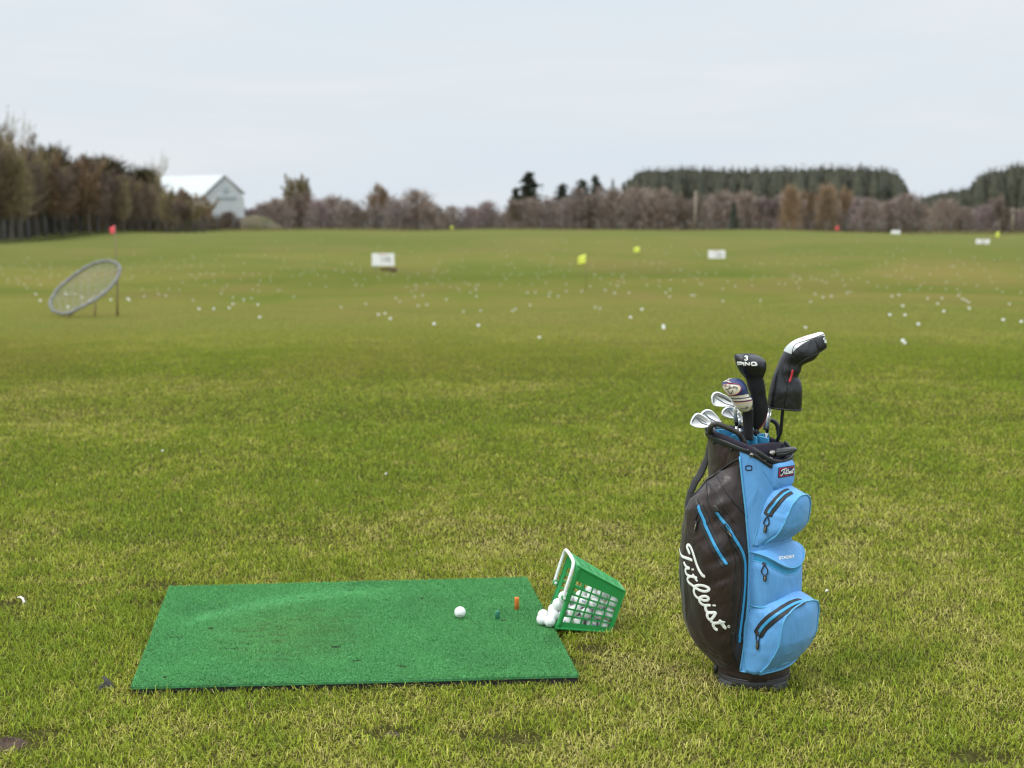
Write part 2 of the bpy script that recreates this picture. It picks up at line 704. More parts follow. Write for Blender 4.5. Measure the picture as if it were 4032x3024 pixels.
M_GRASS = attr_mat('grass_blade', rough=.75, transl=.30, spec=.08)
parts = []
bands = [(3.3, 4.2, 20000), (4.2, 5.2, 19000), (5.2, 6.4, 15000), (6.4, 8, 10000), (8, 10.5, 6000), (10.5, 14, 2700), (14, 20, 1400), (20, 27, 650), (27, 36, 300), (36, 50, 130)]
for k, (a, b2, dn) in enumerate(bands):
    x, y = scatter(a, b2, dn, 100 + k)
    u, v = mat_uv(x, y)
    e = .003
    keep = ~((u > e) & (u < 1 - e) & (v > e) & (v < 1 - e))
    keep &= np.hypot(x - BAG.x, y - BAG.y) > .118
    bare = bare_spots(x, y)
    keep &= RNG.random(len(x)) > bare * .93
    keep &= RNG.random(len(x)) < 1 - .97 * sstep((y - 16) / 32)
    keep &= RNG.random(len(x)) < 1 - sstep((np.abs(x) - .40 * y - .25) / (.03 * y + .55))
    x, y = x[keep], y[keep]
    n = len(x)
    col, dry = grass_colours(x, y, n)
    long_ = fbm(x * 3.1, y * 2.6, 31, 3)
    ln = (.014 + .014 * long_ + .014 * RNG.random(n)) * (1 - .22 * np.clip(dry, 0, 1))
    grow = max(1., (a + b2) / 2 / 6.5)
    w = (.0016 + .0013 * RNG.random(n)) * grow ** .9
    ln = ln * grow ** .25
    az = RNG.uniform(0, 2 * math.pi, n)
    lean = np.clip(RNG.normal(1.08, .36, n) + .2 * (dry - .4), .1, 1.5)
    uu, vv = mat_uv(x, y)
    edge = (np.abs(vv) < .05) & (uu > -.02) & (uu < 1.02)
    ln = np.where(edge, np.where(RNG.random(n) < .40 - .36 * np.clip(uu, 0, 1), ln * 1.25, ln * .55), ln)
    lean = np.where(edge, lean * .85, lean)
    z0 = terrain(x, y)
    flat_ = (RNG.random(n) < .16) & (y < 14)            # strands lying on top of the sward
    lean = np.where(flat_, RNG.uniform(1.25, 1.55, n), lean)
    ln = np.where(flat_, ln * 1.35, ln)
    z0 = z0 + np.where(flat_, RNG.uniform(.004, .016, n), 0)
    col = np.where(flat_[:, None], np.clip(col * 1.18 + .02, 0, .8), col)
    parts.append(make_blades(x, y, ln, w, lean, az, col, z0))
off = 0
VV, QQ, TT, CC = [], [], [], []
for (v_, q_, t_, c_) in parts:
    VV.append(v_)
    QQ.append(q_ + off)
    TT.append(t_ + off)
    CC.append(c_)
    off += len(v_)
me = np_mesh('grass_blades', np.concatenate(VV), quads=np.concatenate(QQ), tris=np.concatenate(TT), mat=M_GRASS, tint=np.concatenate(CC))
go = link(bpy.data.objects.new('grass', me))
tag(go, 'short yellowing grass of the practice ground around the mat and the bag', 'grass', kind='stuff')

# ================================================================== driving mat
mat_root = empty('driving_mat', ((MC[0] + MC[2]) / 2).xy.to_3d(), 'green artificial turf driving mat lying on the grass', 'driving mat')
M_RUBBER = simple('black_rubber', (.022, .020, .019), .75, var=.5, nscale=60, bump=.4, bscale=150)
M_BACKING = simple('turf_backing', (.05, .21, .07), .95, var=.35, nscale=90)


def slab(corners, z0, z1, mb, inset=0.):
    c = sum((Vector((p.x, p.y, 0)) for p in corners), Vector()) / 4
    lo, hi = [], []
    K = 14
    ring = []
    for i in range(4):
        a, b_ = corners[i], corners[(i + 1) % 4]
        for k in range(K):
            t = k / K
            p = a.lerp(b_, t)
            dv = (Vector((p.x, p.y, 0)) - c)
            wob = .0018 * math.sin(i * 3 + t * 9)
            p2 = Vector((p.x, p.y, 0)) - dv.normalized() * (inset + wob)
            ring.append(p2)
    for p in ring:
        lo.append(Vector((p.x, p.y, z0)))
        hi.append(Vector((p.x, p.y, z1)))
    mb.loft([lo, hi])


mb = MB()
slab(MC, -.012, .0185, mb, .006)
mb.build('rubber_base', M_RUBBER, mat_root, smooth=False)
mb = MB()
slab(MC, .0188, .027, mb)
turf_o = mb.build('turf', M_BACKING, mat_root, smooth=False)

n = 150000
u = RNG.uniform(0, 1, n)
v = RNG.uniform(0, 1, n)
A = [np.array(p) for p in MC]
P2 = (A[0][None] * ((1 - u) * (1 - v))[:, None] + A[1][None] * (u * (1 - v))[:, None] + A[2][None] * (u * v)[:, None] + A[3][None] * ((1 - u) * v)[:, None])
x, y = P2[:, 0], P2[:, 1]
warm = fbm(u * 9, v * 7, 61, 3)
streak = fbm(u * 22, v * 90, 67, 2)
col = np.array([.098, .335, .104])[None] * (.85 + .30 * RNG.random((n, 1)))
col = col * (.92 + .35 * (warm[:, None] - .5))
arc = np.exp(-((v - (.56 + .30 * np.clip((u - .09) / .36, 0, 1) ** .6)) / .065) ** 2) * sstep((u - .05) / .07) * sstep((.66 - u) / .22)
col = col * (1 + .32 * arc[:, None]) + np.array([.02, .03, .03])[None] * arc[:, None]
worn = np.clip(1 - np.hypot((u - .34) / .24, (v - .45) / .36), 0, 1)
dirt = np.clip((streak - .60) * 5, 0, 1) * np.clip(worn * 1.6, 0, 1)
col = col * (1 - dirt[:, None] * .55) + np.array([.09, .085, .035])[None] * dirt[:, None] * .55
col = col * (1 + np.clip(worn, 0, 1)[:, None] * np.array([.30, .02, -.05])[None])
for (px_, py_, rx_, ry_) in ((1182, 2352, .022, .006), (830, 2471, .012, .010), (1383, 2321, .016, .006), (1407, 2597, .016, .007), (1583, 2620, .016, .008), (1320, 2543, .018, .006), (652, 2662, .010, .006), (1985, 2438, .012, .007), (1660, 2353, .006, .008), (690, 2505, .024, .004), (900, 2550, .035, .004), (960, 2530, .04, .003)):
    p = zpl(px_, py_, MAT_TOP)
    k = np.hypot((x - p.x) / rx_, (y - p.y) / ry_) < 1
    col[k] = np.array([.035, .028, .018]) * (.6 + .8 * RNG.random((k.sum(), 1)))
hgt = .0065 + .003 * RNG.random(n)
cut = np.hypot(u - .34, v - .45) < .2
az = RNG.uniform(0, 2 * math.pi, n)
lean = np.clip(RNG.normal(.85, .35, n), .1, 1.4)
Vt, q_, t_, C_ = make_blades(x, y, hgt, .0022 + .001 * RNG.random(n), lean, az, col, z0=np.full(n, .0275))
M_TURF = attr_mat('turf_fibre', rough=.6, transl=.15, spec=.2)
me = np_mesh('turf_pile', Vt, quads=q_, tris=t_, mat=M_TURF, tint=C_)
po = link(bpy.data.objects.new('turf_pile', me), turf_o)

# ================================================================== far range: trees, hedge, barn, fences
def fgp(px, Y):
    """ground point at depth Y below photograph column px (depth measured along +Y)"""
    d = ray(px, 900)
    X = d.x / d.y * Y
    return Vector((X, Y, tz(X, Y)))


class Twig:
    """fast collector for branches and twigs"""

    def __init__(s):
        s.V, s.Q = [], []
        s.n = 0

    def seg(s, a, b, ra, rb, k=3):
        t = (b - a)
        if t.length < 1e-6:
            return
        t.normalize()
        u = t.orthogonal().normalized()
        w = t.cross(u)
        for i in range(k):
            an = 2 * math.pi * i / k
            s.V.append(a + (u * math.cos(an) + w * math.sin(an)) * ra)
        for i in range(k):
            an = 2 * math.pi * i / k
            s.V.append(b + (u * math.cos(an) + w * math.sin(an)) * rb)
        for i in range(k):
            j = (i + 1) % k
            s.Q.append((s.n + i, s.n + j, s.n + k + j, s.n + k + i))
        s.n += 2 * k

    def strip(s, a, b, w):
        """a thin twig: a narrow upright sliver"""
        t = b - a
        u = t.cross(Vector((random.uniform(-1, 1), random.uniform(-1, 1), random.uniform(-1, 1))))
        if u.length < 1e-6:
            return
        u.normalize()
        s.V += [a - u * w, a + u * w, b + u * w * .3, b - u * w * .3]
        s.Q.append((s.n, s.n + 1, s.n + 2, s.n + 3))
        s.n += 4

    def leaf(s, c, sz):
        a = Vector((random.gauss(0, 1), random.gauss(0, 1), random.gauss(0, 1))).normalized()
        b = a.orthogonal().normalized()
        c2 = a.cross(b)
        s.V += [c - b * sz, c + c2 * sz * .7, c + b * sz, c - c2 * sz * .7]
        s.Q.append((s.n, s.n + 1, s.n + 2, s.n + 3))
        s.n += 4

    def mesh(s, name, mat, tint=None):
        return np_mesh(name, np.array([tuple(p) for p in s.V]), quads=np.array(s.Q), mat=mat, tint=tint)


def rdir(base, spread):
    v = Vector((random.gauss(0, 1), random.gauss(0, 1), random.gauss(0, 1))).normalized()
    return (base + v * spread).normalized()


def bare_tree(seed, H, spread=.45, twigs=9, stems=1, upright=.5, first=.28, tw=.018, levels=3, trunk=.035, fill=0, fz=.62, frad=.17, fh=.33):
    """leafless broadleaf: trunk with limbs (one mesh), a crown of branches and fine twigs (another)"""
    random.seed(seed)
    T, C = Twig(), Twig()

    def grow(p, d, ln, r, lev, tw_):
        steps = 4
        for i in range(steps):
            q = p + d * (ln / steps)
            r2 = r * .82
            (T if lev == 0 else C).seg(p, q, r, r2, 5 if lev == 0 else 3)
            if lev > 0 or i >= 1:
                nb = 2 if lev < levels - 1 else 1
                for _ in range(nb):
                    nd = rdir(d + Vector((0, 0, upright * .35)), spread * (1.1 if lev == 0 else 1.0))
                    l2 = ln * random.uniform(.42, .68) * (1.05 - .12 * i)
                    if lev + 1 < levels:
                        grow(q, nd, l2, r2 * .6, lev + 1, tw_)
                    else:
                        for __ in range(twigs):
                            e = rdir(nd + Vector((0, 0, upright * .5)), .55)
                            a = q + nd * random.uniform(0, l2 * .5)
                            b = a + e * random.uniform(.4, 1.) * l2 * .9
                            C.strip(a, b, tw_ * random.uniform(.6, 1.4))
            p, r = q, r2
            d = rdir(d + Vector((0, 0, .12 * upright)), .13)
    for k in range(stems):
        a = random.uniform(0, 2 * math.pi)
        d = Vector((math.cos(a) * .28 * (stems > 1), math.sin(a) * .28 * (stems > 1), 1)).normalized()
        o = Vector((math.cos(a) * .25 * (stems > 1), math.sin(a) * .25 * (stems > 1), -.15))
        grow(o, d, H * random.uniform(.62, .78), H * trunk / (stems ** .5), 0, tw)
    crown_fill(C, H, fill, fz, frad, fh, tw)
    return T, C


def bush(seed, H, Rr, n=2600, tw=.034):
    """dense leafless bush: a few stems under a dome of fine twigs that starts at the ground"""
    random.seed(seed)
    T, C = Twig(), Twig()
    for k in range(5):
        a = random.uniform(0, 6.28)
        T.seg(Vector((math.cos(a) * .2, math.sin(a) * .2, -.2)), Vector((math.cos(a) * Rr * .4, math.sin(a) * Rr * .4, H * .6)), .07, .03, 4)
    for i in range(n):
        a = random.uniform(0, 6.28)
        g = random.random() ** .6
        lump = .8 + .2 * math.sin(a * 3 + seed) + .12 * math.sin(a * 7 + seed * 2)
        e = random.random()
        z = H * (e ** 1.15) * .95
        rr = Rr * lump * math.sqrt(max(.02, 1 - (z / H) ** 2.2)) * g
        p = Vector((math.cos(a) * rr, math.sin(a) * rr, z))
        d = Vector((math.cos(a) * .5 * g + random.gauss(0, .45), math.sin(a) * .5 * g + random.gauss(0, .45), .75 + random.gauss(0, .4))).normalized()
        C.strip(p, p + d * H * random.uniform(.10, .26), tw * random.uniform(.6, 1.5))
    return T, C


def crown_fill(C, H, n, fz, frad, fh, tw):
    for i in range(n):
        v = Vector((random.gauss(0, 1), random.gauss(0, 1), random.gauss(0, 1))).normalized() * random.random() ** .45
        p = Vector((v.x * frad * H, v.y * frad * H, H * fz + v.z * fh * H))
        d = Vector((v.x * .6 + random.gauss(0, .4), v.y * .6 + random.gauss(0, .4), .8 + random.gauss(0, .4))).normalized()
        C.strip(p, p + d * H * random.uniform(.05, .12), tw * random.uniform(.6, 1.5))


def conifer(seed, H, Rr, ntier=17, dens=16, base=.06, tip=1.0):
    random.seed(seed)
    T, C = Twig(), Twig()
    T.seg(Vector((0, 0, -.2)), Vector((0, 0, H * .97)), H * .018, .02, 6)
    # ragged inner crown
    ph = [random.uniform(.65, 1.1) for _ in range(9)]
    for (f0, f1) in ((base + .02, .3), (.3, .5), (.5, .68), (.68, .82), (.82, .93)):
        k0, k1_ = (Rr * (1 - f_) ** .85 * .62 for f_ in (f0, f1))
        k1_ *= .8
        for q in range(9):
            a0_, a1_ = q * .698, (q + 1) * .698
            q2 = (q + 1) % 9
            C.V += [Vector((math.cos(a0_) * k0 * ph[q], math.sin(a0_) * k0 * ph[q], H * f0)), Vector((math.cos(a1_) * k0 * ph[q2], math.sin(a1_) * k0 * ph[q2], H * f0)), Vector((math.cos(a1_) * k1_ * ph[q2], math.sin(a1_) * k1_ * ph[q2], H * f1)), Vector((math.cos(a0_) * k1_ * ph[q], math.sin(a0_) * k1_ * ph[q], H * f1))]
            C.Q.append((C.n, C.n + 1, C.n + 2, C.n + 3))
            C.n += 4
    for t in range(ntier):
        f = t / ntier
        z = H * (base + (1 - base) * f)
        rr = Rr * (1 - f) ** .85 * random.uniform(.8, 1.18) + .08
        n = max(5, int(dens * (1 - f * .6)))
        for k in range(n):
            a = random.uniform(0, 2 * math.pi)
            rl = rr * random.uniform(.7, 1.12)
            tipp = Vector((math.cos(a) * rl, math.sin(a) * rl, z - rl * .25 * random.uniform(.3, 1.5)))
            root = Vector((0, 0, z + random.uniform(-.2, .2)))
            m_ = max(4, int(rl * 5))
            for i in range(m_):
                g = (i + .7) / m_
                c = root.lerp(tipp, g) + Vector((random.gauss(0, .12), random.gauss(0, .12), random.gauss(0, .12))) * (H / 12)
                C.leaf(c, H * .032 * random.uniform(.6, 1.3) * (1.15 - .5 * g))
    for _ in range(6):
        C.leaf(Vector((random.gauss(0, .05), random.gauss(0, .05), H * random.uniform(.93, 1.0))), H * .012)
    return T, C


def leaf_mat(name, cols, transl=.0, rough=.9):
    """foliage or twig colour that wanders through a crown and from one tree to the next"""
    m, nt, out = new_mat(name)
    b = N(nt, 'ShaderNodeBsdfPrincipled')
    b.inputs['Roughness'].default_value = rough
    b.inputs['Specular IOR Level'].default_value = .15
    geo = N(nt, 'ShaderNodeNewGeometry')
    oi = N(nt, 'ShaderNodeObjectInfo')
    n1 = N(nt, 'ShaderNodeTexNoise', Scale=.35, Detail=4.0, Roughness=.65)
    L(nt, geo.outputs['Position'], n1.inputs['Vector'])
    ad = N(nt, 'ShaderNodeMath', operation='MULTIPLY_ADD')
    L(nt, oi.outputs['Random'], ad.inputs[0])
    ad.inputs[1].default_value = .5
    L(nt, n1.outputs['Fac'], ad.inputs[2])
    k = len(cols)
    r = ramp(nt, ad.outputs[0], [(.32 + .72 * i / (k - 1), c) for i, c in enumerate(cols)])
    L(nt, r.outputs['Color'], b.inputs['Base Color'])
    L(nt, b.outputs['BSDF'], out.inputs['Surface'])
    return m


M_BARK = simple('pale_bark', (.095, .082, .062), .9, var=.4, nscale=1.5)
M_BARKD = simple('dark_bark', (.055, .047, .038), .9, var=.4, nscale=1.5)
M_TWB = leaf_mat('brown_twigs', [(.135, .102, .068), (.190, .138, .092), (.158, .120, .100), (.220, .142, .080)])
M_TWO = leaf_mat('olive_twigs', [(.195, .160, .084), (.255, .205, .110), (.300, .238, .138), (.215, .180, .094)])
M_TWP = leaf_mat('plum_twigs', [(.255, .200, .188), (.300, .228, .218), (.262, .212, .176), (.300, .224, .180)])
M_TWT = leaf_mat('tan_twigs', [(.290, .205, .140), (.330, .230, .140), (.260, .195, .134)])
M_CON = leaf_mat('conifer_needles', [(.050, .056, .044), (.064, .072, .052), (.080, .084, .056), (.056, .062, .048)])
M_CONF = leaf_mat('far_conifer_needles', [(.060, .061, .047), (.074, .076, .056), (.094, .090, .064), (.064, .066, .052)])


def meshes(tc_, name, mt, mc):
    return tc_[0].mesh(name + '_trunk', mt), tc_[1].mesh(name + '_crown', mc)


def plant(kind, loc, sc, rz, label, cat, ms, group=None, parts_=('trunk', 'crown'), sx=1.):
    r = empty(kind, loc, label, cat, group)
    r.rotation_euler = (0, 0, rz)
    r.scale = (sc * sx, sc * sx, sc)
    for nm, me_ in zip(parts_, ms):
        o = bpy.data.objects.new(nm, me_)
        COL.objects.link(o)
        o.parent = r
    return r


BT = {}
for i in range(4):
    BT['br%d' % i] = meshes(bare_tree(20 + i, 10, .46, 11, 1, .55, tw=.030, fill=1500, fz=.56, fh=.36, frad=.19), 'bare', M_BARK if i % 2 else M_BARKD, M_TWB)
    BT['ol%d' % i] = meshes(bare_tree(40 + i, 10, .42, 11, 1, .75, tw=.028, fill=1500, fz=.58, fh=.38), 'bare', M_BARK, M_TWO)
for i in range(3):
    BT['pl%d' % i] = meshes(bare_tree(60 + i, 5, .60, 10, 4, .35, tw=.030, trunk=.020), 'shrub', M_BARKD, M_TWP)
    BT['ta%d' % i] = meshes(bare_tree(70 + i, 7, .45, 9, 3, .7, tw=.026, trunk=.020), 'tan', M_BARK, M_TWT)
    BT['br_s%d' % i] = meshes(bare_tree(80 + i, 5, .55, 10, 4, .4, tw=.028, trunk=.020), 'shrub', M_BARKD, M_TWB)
    BT['ol_s%d' % i] = meshes(bare_tree(85 + i, 5, .50, 10, 4, .6, tw=.026, trunk=.020), 'shrub', M_BARKD, M_TWO)
for i in range(3):
    BT['bp%d' % i] = meshes(bush(150 + i, 5, 2.6, 1700), 'bush', M_BARKD, M_TWP)
    BT['bb%d' % i] = meshes(bush(160 + i, 5, 2.6), 'bush', M_BARKD, M_TWB)
    BT['bo%d' % i] = meshes(bush(170 + i, 5, 2.4), 'bush', M_BARKD, M_TWO)
    BT['bt%d' % i] = meshes(bush(180 + i, 7, 2.2, 2600, .032), 'bush', M_BARKD, M_TWT)
M_DKE = leaf_mat('dark_olive_needles', [(.050, .048, .022), (.075, .066, .030), (.062, .050, .028)])
for i in range(2):
    BT['dk%d' % i] = meshes(bush(190 + i, 7, 3.0, 3000, .06), 'evergreen', M_BARKD, M_DKE)
BT['wisp'] = meshes(bare_tree(92, 10, .42, 4, 1, .6, tw=.014, trunk=.008), 'wisp', M_BARK, M_TWO)
for i in range(4):
    BT['co%d' % i] = meshes(conifer(100 + i, 12, 2.3), 'conifer', M_BARKD, M_CON)
BT['pine'] = meshes(conifer(120, 12, 3.0, 13, 13, .3), 'pine', M_BARKD, M_CON)

K4 = 1.82278


def top_scale(p, py_top, h0):
    """scale that puts the top of a plant of height h0 standing at p on photograph row py_top"""
    t = vp(CX, py_top, p.y).z
    return (t - p.z) / h0


_rr = random.Random(5)
# the dark wood on the far left: (column, depth, top row, mesh, phrase); rows and columns are photograph pixels
SKY = [(0, 520), (60, 560), (110, 590), (150, 575), (230, 600), (300, 620), (370, 640), (440, 655), (500, 690), (560, 700), (620, 715), (700, 770), (760, 800), (840, 840), (900, 860)]


def skyline(px):
    return float(np.interp(px, [a for a, b in SKY], [b for a, b in SKY]))


WL = {'ol': 'tall olive grey leafless tree in the wood along the left edge of the range',
      'br': 'brown leafless tree with dense twigs in the wood on the left of the range'}
for i, px in enumerate(np.linspace(-160, 690, 26)):
    Y = 150 + max(0, px) * .045 + _rr.uniform(-3, 3)
    p = fgp(px, Y)
    k = ('ol' if (px < 230 and i % 4) or (px > 480 and i % 2) else 'br')
    ms = BT['%s%d' % (k, i % 4)]
    sc = top_scale(p, skyline(px) + _rr.uniform(-14, 30), 10.6)
    plant('bare_tree', p, sc, _rr.uniform(0, 6.3), WL[k], 'tree', ms, 'trees of the left wood', sx=1.1)
for i, px in enumerate(np.linspace(-200, 720, 24)):
    Y = 163 + max(0, px) * .045 + _rr.uniform(-4, 4)
    p = fgp(px, Y)
    k = 'br' if i % 3 else 'ol'
    plant('bare_tree', p, top_scale(p, skyline(px) + _rr.uniform(5, 40), 10.6), _rr.uniform(0, 6.3), WL[k], 'tree', BT['%s%d' % (k, (i + 2) % 4)], 'trees of the left wood', sx=1.2)
# shrubs under the wood edge
for i, px in enumerate(np.linspace(-120, 900, 30)):
    Y = 157 + max(0, px) * .05 + _rr.uniform(-2, 7)
    p = fgp(px, Y)
    k = 'bb' if (i % 3) else 'bo'
    plant('bare_shrub', p, top_scale(p, _rr.uniform(745, 815) + (45 if px > 700 else 0), 5.4), _rr.uniform(0, 6.3), 'low dark shrub growing under the trees of the wood on the left', 'shrub', BT['%s%d' % (k, i % 3)], 'undergrowth shrubs of the left wood', sx=1.25)
# evergreens in the wood
for (px, Y, top, lab, kk) in ((212, 186, 578, 'broad dark evergreen rising above the brown trees of the left wood', 'dk0'), (365, 190, 616, 'dark evergreen left of the red flag in the left wood', 'dk1'), (440, 194, 622, 'dark evergreen above the red flag in the left wood', 'dk0'), (572, 198, 655, 'dark evergreen clump where the left wood drops towards the white barn', 'dk1')):
    p = fgp(px, Y)
    plant('evergreen_tree', p, top_scale(p, top, 7.6), _rr.uniform(0, 6), lab, 'tree', BT[kk])
# paler trees in front of the barn
for (px, Y, top, kk, lab) in ((655, 170, 735, 'ol1', 'olive leafless tree at the right end of the wood'), (735, 172, 742, 'ta0', 'tan twiggy bush below the curved edge of the barn roof'), (800, 176, 770, 'ta1', 'tan twiggy bush touching the white gable of the barn'), (765, 170, 800, 'ol_s1', 'low olive bush in front of the barn wall'), (690, 168, 800, 'br_s1', 'low brown bush between the wood and the barn')):
    p = fgp(px, Y)
    h = {'ol1': 10.6, 'ta0': 7.2, 'ta1': 7.2}.get(kk, 5.2)
    plant('bare_tree' if h > 6 else 'bare_shrub', p, top_scale(p, top, h), _rr.uniform(0, 6), lab, 'tree' if h > 6 else 'shrub', BT[kk], sx=1.15)
for (px, Y, top, lab) in ((628, 180, 650, 'thin wispy bare tree standing above the barn roof'), (20, 156, 512, 'tallest wispy bare tree at the left edge of the wood'), (85, 158, 535, 'thin pale bare tree second from the left edge of the wood')):
    p = fgp(px, Y)
    plant('bare_tree', p, top_scale(p, top, 9.5), 1.0, lab, 'tree', BT['wisp'])

# ---------------------------------------------------------------- hedge of leafless shrubs across the far end
HEDGE = [(960, 800), (1040, 800), (1090, 760), (1150, 690), (1210, 770), (1260, 790), (1310, 770), (1370, 800), (1440, 810), (1500, 730), (1560, 790), (1640, 755), (1720, 790), (1780, 810), (1850, 800), (1920, 800), (2000, 800), (2080, 785), (2160, 800), (2240, 760), (2330, 745), (2420, 740), (2510, 735), (2600, 745), (2680, 770), (2760, 790), (2840, 760), (2930, 770), (3020, 780), (3110, 740), (3170, 750), (3250, 735), (3330, 740), (3420, 770), (3500, 780), (3570, 770), (3650, 810), (3720, 790), (3800, 810), (3880, 800), (3960, 780), (4040, 810), (4120, 800), (4200, 790)]
for i, (px, top) in enumerate(HEDGE):
    Y = 212 + _rr.uniform(-5, 5)
    p = fgp(px, Y)
    p.z = max(p.z, -2.55)
    if px in (1150, 1500):
        kk, h, lab = ('ol_s%d' if px == 1150 else 'ta%d') % (i % 3), (5.2 if px == 1150 else 7.2), ('tall twiggy bare tree just right of the barn and grass bank' if px == 1150 else 'twin stemmed bare tree rising over the shrubs above the largest sign')
    elif px in (3110, 3170, 3250, 3330, 3650):
        kk, h, lab = ('bt%d' if i % 2 else 'ta%d') % (i % 3), 7.4, 'tan leafless bush in front of the dark conifer plantation'
    else:
        kk, h, lab = ('bp%d' if i % 4 else 'pl%d') % (i % 3), 5.4, 'plum brown leafless shrub in the hedge across the far end of the range'
    g = None if px in (1150, 1500) else ('tan bushes before the plantation' if h > 6 else 'leafless shrubs of the far hedge')
    tall_ = h > 6 or px == 1150
    plant('bare_tree' if tall_ else 'bare_shrub', p, top_scale(p, top - 6 + (0 if tall_ else _rr.uniform(-18, 26)), h), _rr.uniform(0, 6.3), lab, 'tree' if tall_ else 'shrub', BT[kk], g, sx=(1.2 if h < 6 and px != 1150 else .9))
for i, px in enumerate(np.arange(1000, 4200, 62)):
    Y = 222 + _rr.uniform(-4, 8)
    p = fgp(px, Y)
    p.z = max(p.z, -2.7)
    top = float(np.interp(px, [a for a, b in HEDGE], [b for a, b in HEDGE]))
    plant('bare_shrub', p, top_scale(p, top + 14 + _rr.uniform(0, 46), 5.4), _rr.uniform(0, 6.3), 'plum brown leafless shrub in the hedge across the far end of the range', 'shrub', BT[('bp%d' if i % 3 else 'bb%d') % (i % 3)], 'leafless shrubs of the far hedge', sx=1.35)

# single conifers behind the hedge
for (px, Y, top, kk, sx, lab) in ((2082, 260, 674, 'co0', 2.7, 'lone dark triangular conifer standing above the middle of the hedge'), (2030, 262, 735, 'co3', 2.1, 'smaller conifer leaning on the lone triangular conifer'), (2215, 270, 718, 'pine', 2.2, 'spreading pine left of the two paired pine tops'), (2290, 270, 702, 'pine', 2.2, 'middle pine between the lone conifer and the plantation'), (2345, 272, 686, 'co1', 2.0, 'narrow conifer top beside the middle pine'), (2412, 275, 700, 'co2', .6, 'slender conifer tip left of the plantation'), (2455, 275, 712, 'co3', .9, 'small conifer at the left foot of the plantation')):
    p = fgp(px, Y)
    plant('conifer_tree', p, top_scale(p, top, 12), _rr.uniform(0, 6), lab, 'tree', BT[kk], sx=sx)
p = fgp(2888, 205)
plant('conifer_tree', p, top_scale(p, 790, 12), 1, 'small rusty dark conifer within the hedge below the plantation', 'tree', BT['co2'], sx=1.6)


def plantation(name, label, edge, Y0, depth, seed, nrow=6, step=18):
    """a planted block of spruces that reads as one mass: tips and tiers of every tree, one object"""
    r2 = random.Random(seed)
    C = Twig()
    for row in range(nrow):
        Y = Y0 + depth * row / max(1, nrow - 1)
        px = edge[0][0]
        while px <= edge[-1][0]:
            q = px + r2.uniform(-8, 8)
            top = float(np.interp(q, [a for a, b in edge], [b for a, b in edge])) + r2.uniform(-9, 12) - (7 if r2.random() < .12 else 0)
            p = fgp(q, Y + r2.uniform(-3, 3))
            H = vp(CX, top, p.y).z - p.z
            rr = H * r2.uniform(.13, .17)
            # each tree's dense inner crown, a ragged cone
            ph = [r2.uniform(.8, 1.15) for _ in range(7)]
            for (f0, f1) in ((.04, .35), (.35, .62), (.62, .80), (.80, .93)):
                k0, k1_ = (min(1, (1 - f_) * 2.3 + .02) * rr * .80 for f_ in (f0, f1))
                for q in range(7):
                    a0_, a1_ = q * .8976, (q + 1) * .8976
                    q2 = (q + 1) % 7
                    C.V += [Vector((p.x + math.cos(a0_) * k0 * ph[q], p.y + math.sin(a0_) * k0 * ph[q], p.z + H * f0)), Vector((p.x + math.cos(a1_) * k0 * ph[q2], p.y + math.sin(a1_) * k0 * ph[q2], p.z + H * f0)), Vector((p.x + math.cos(a1_) * k1_ * ph[q2], p.y + math.sin(a1_) * k1_ * ph[q2], p.z + H * f1)), Vector((p.x + math.cos(a0_) * k1_ * ph[q], p.y + math.sin(a0_) * k1_ * ph[q], p.z + H * f1))]
                    C.Q.append((C.n, C.n + 1, C.n + 2, C.n + 3))
                    C.n += 4
            tiers = 15 if row < 2 else 8
            for t in range(tiers):
                f = t / tiers
                if row >= 2 and f < .45:
                    continue
                z = H * (.05 + .95 * f)
                rad = rr * min(1, (1 - f) * 2.3 + .05) * r2.uniform(.85, 1.15)
                nn = (15 if row < 2 else 9) if f < .8 else 6
                for _ in range(nn):
                    a = r2.uniform(0, 2 * math.pi)
                    g = r2.uniform(.35, 1.05)
                    random.seed(r2.random())
                    C.leaf(Vector((p.x + math.cos(a) * rad * g, p.y + math.sin(a) * rad * g, p.z + z + r2.uniform(-.5, .5))), H * r2.uniform(.018, .036) * (1.1 - .45 * f))
            for _ in range(5):
                C.leaf(Vector((p.x, p.y, p.z + H * r2.uniform(.94, 1.01))), H * .011)
            px += step
    o = link(bpy.data.objects.new(name, C.mesh(name, M_CONF)))
    tag(o, label, 'plantation', kind='stuff')


plantation('conifer_plantation', 'dense dark conifer plantation with a level top behind the far hedge', [(2480, 700), (2500, 675), (2530, 662), (2700, 658), (2900, 660), (3100, 655), (3300, 650), (3480, 656), (3530, 675), (3560, 715), (3580, 775)], 300, 26, 3)
plantation('conifer_plantation', 'dark conifer wood rising towards the right edge of the photo', [(3610, 780), (3650, 765), (3720, 748), (3790, 738), (3815, 722), (3840, 690), (3880, 668), (3960, 652), (4040, 642), (4200, 634)], 330, 26, 4)

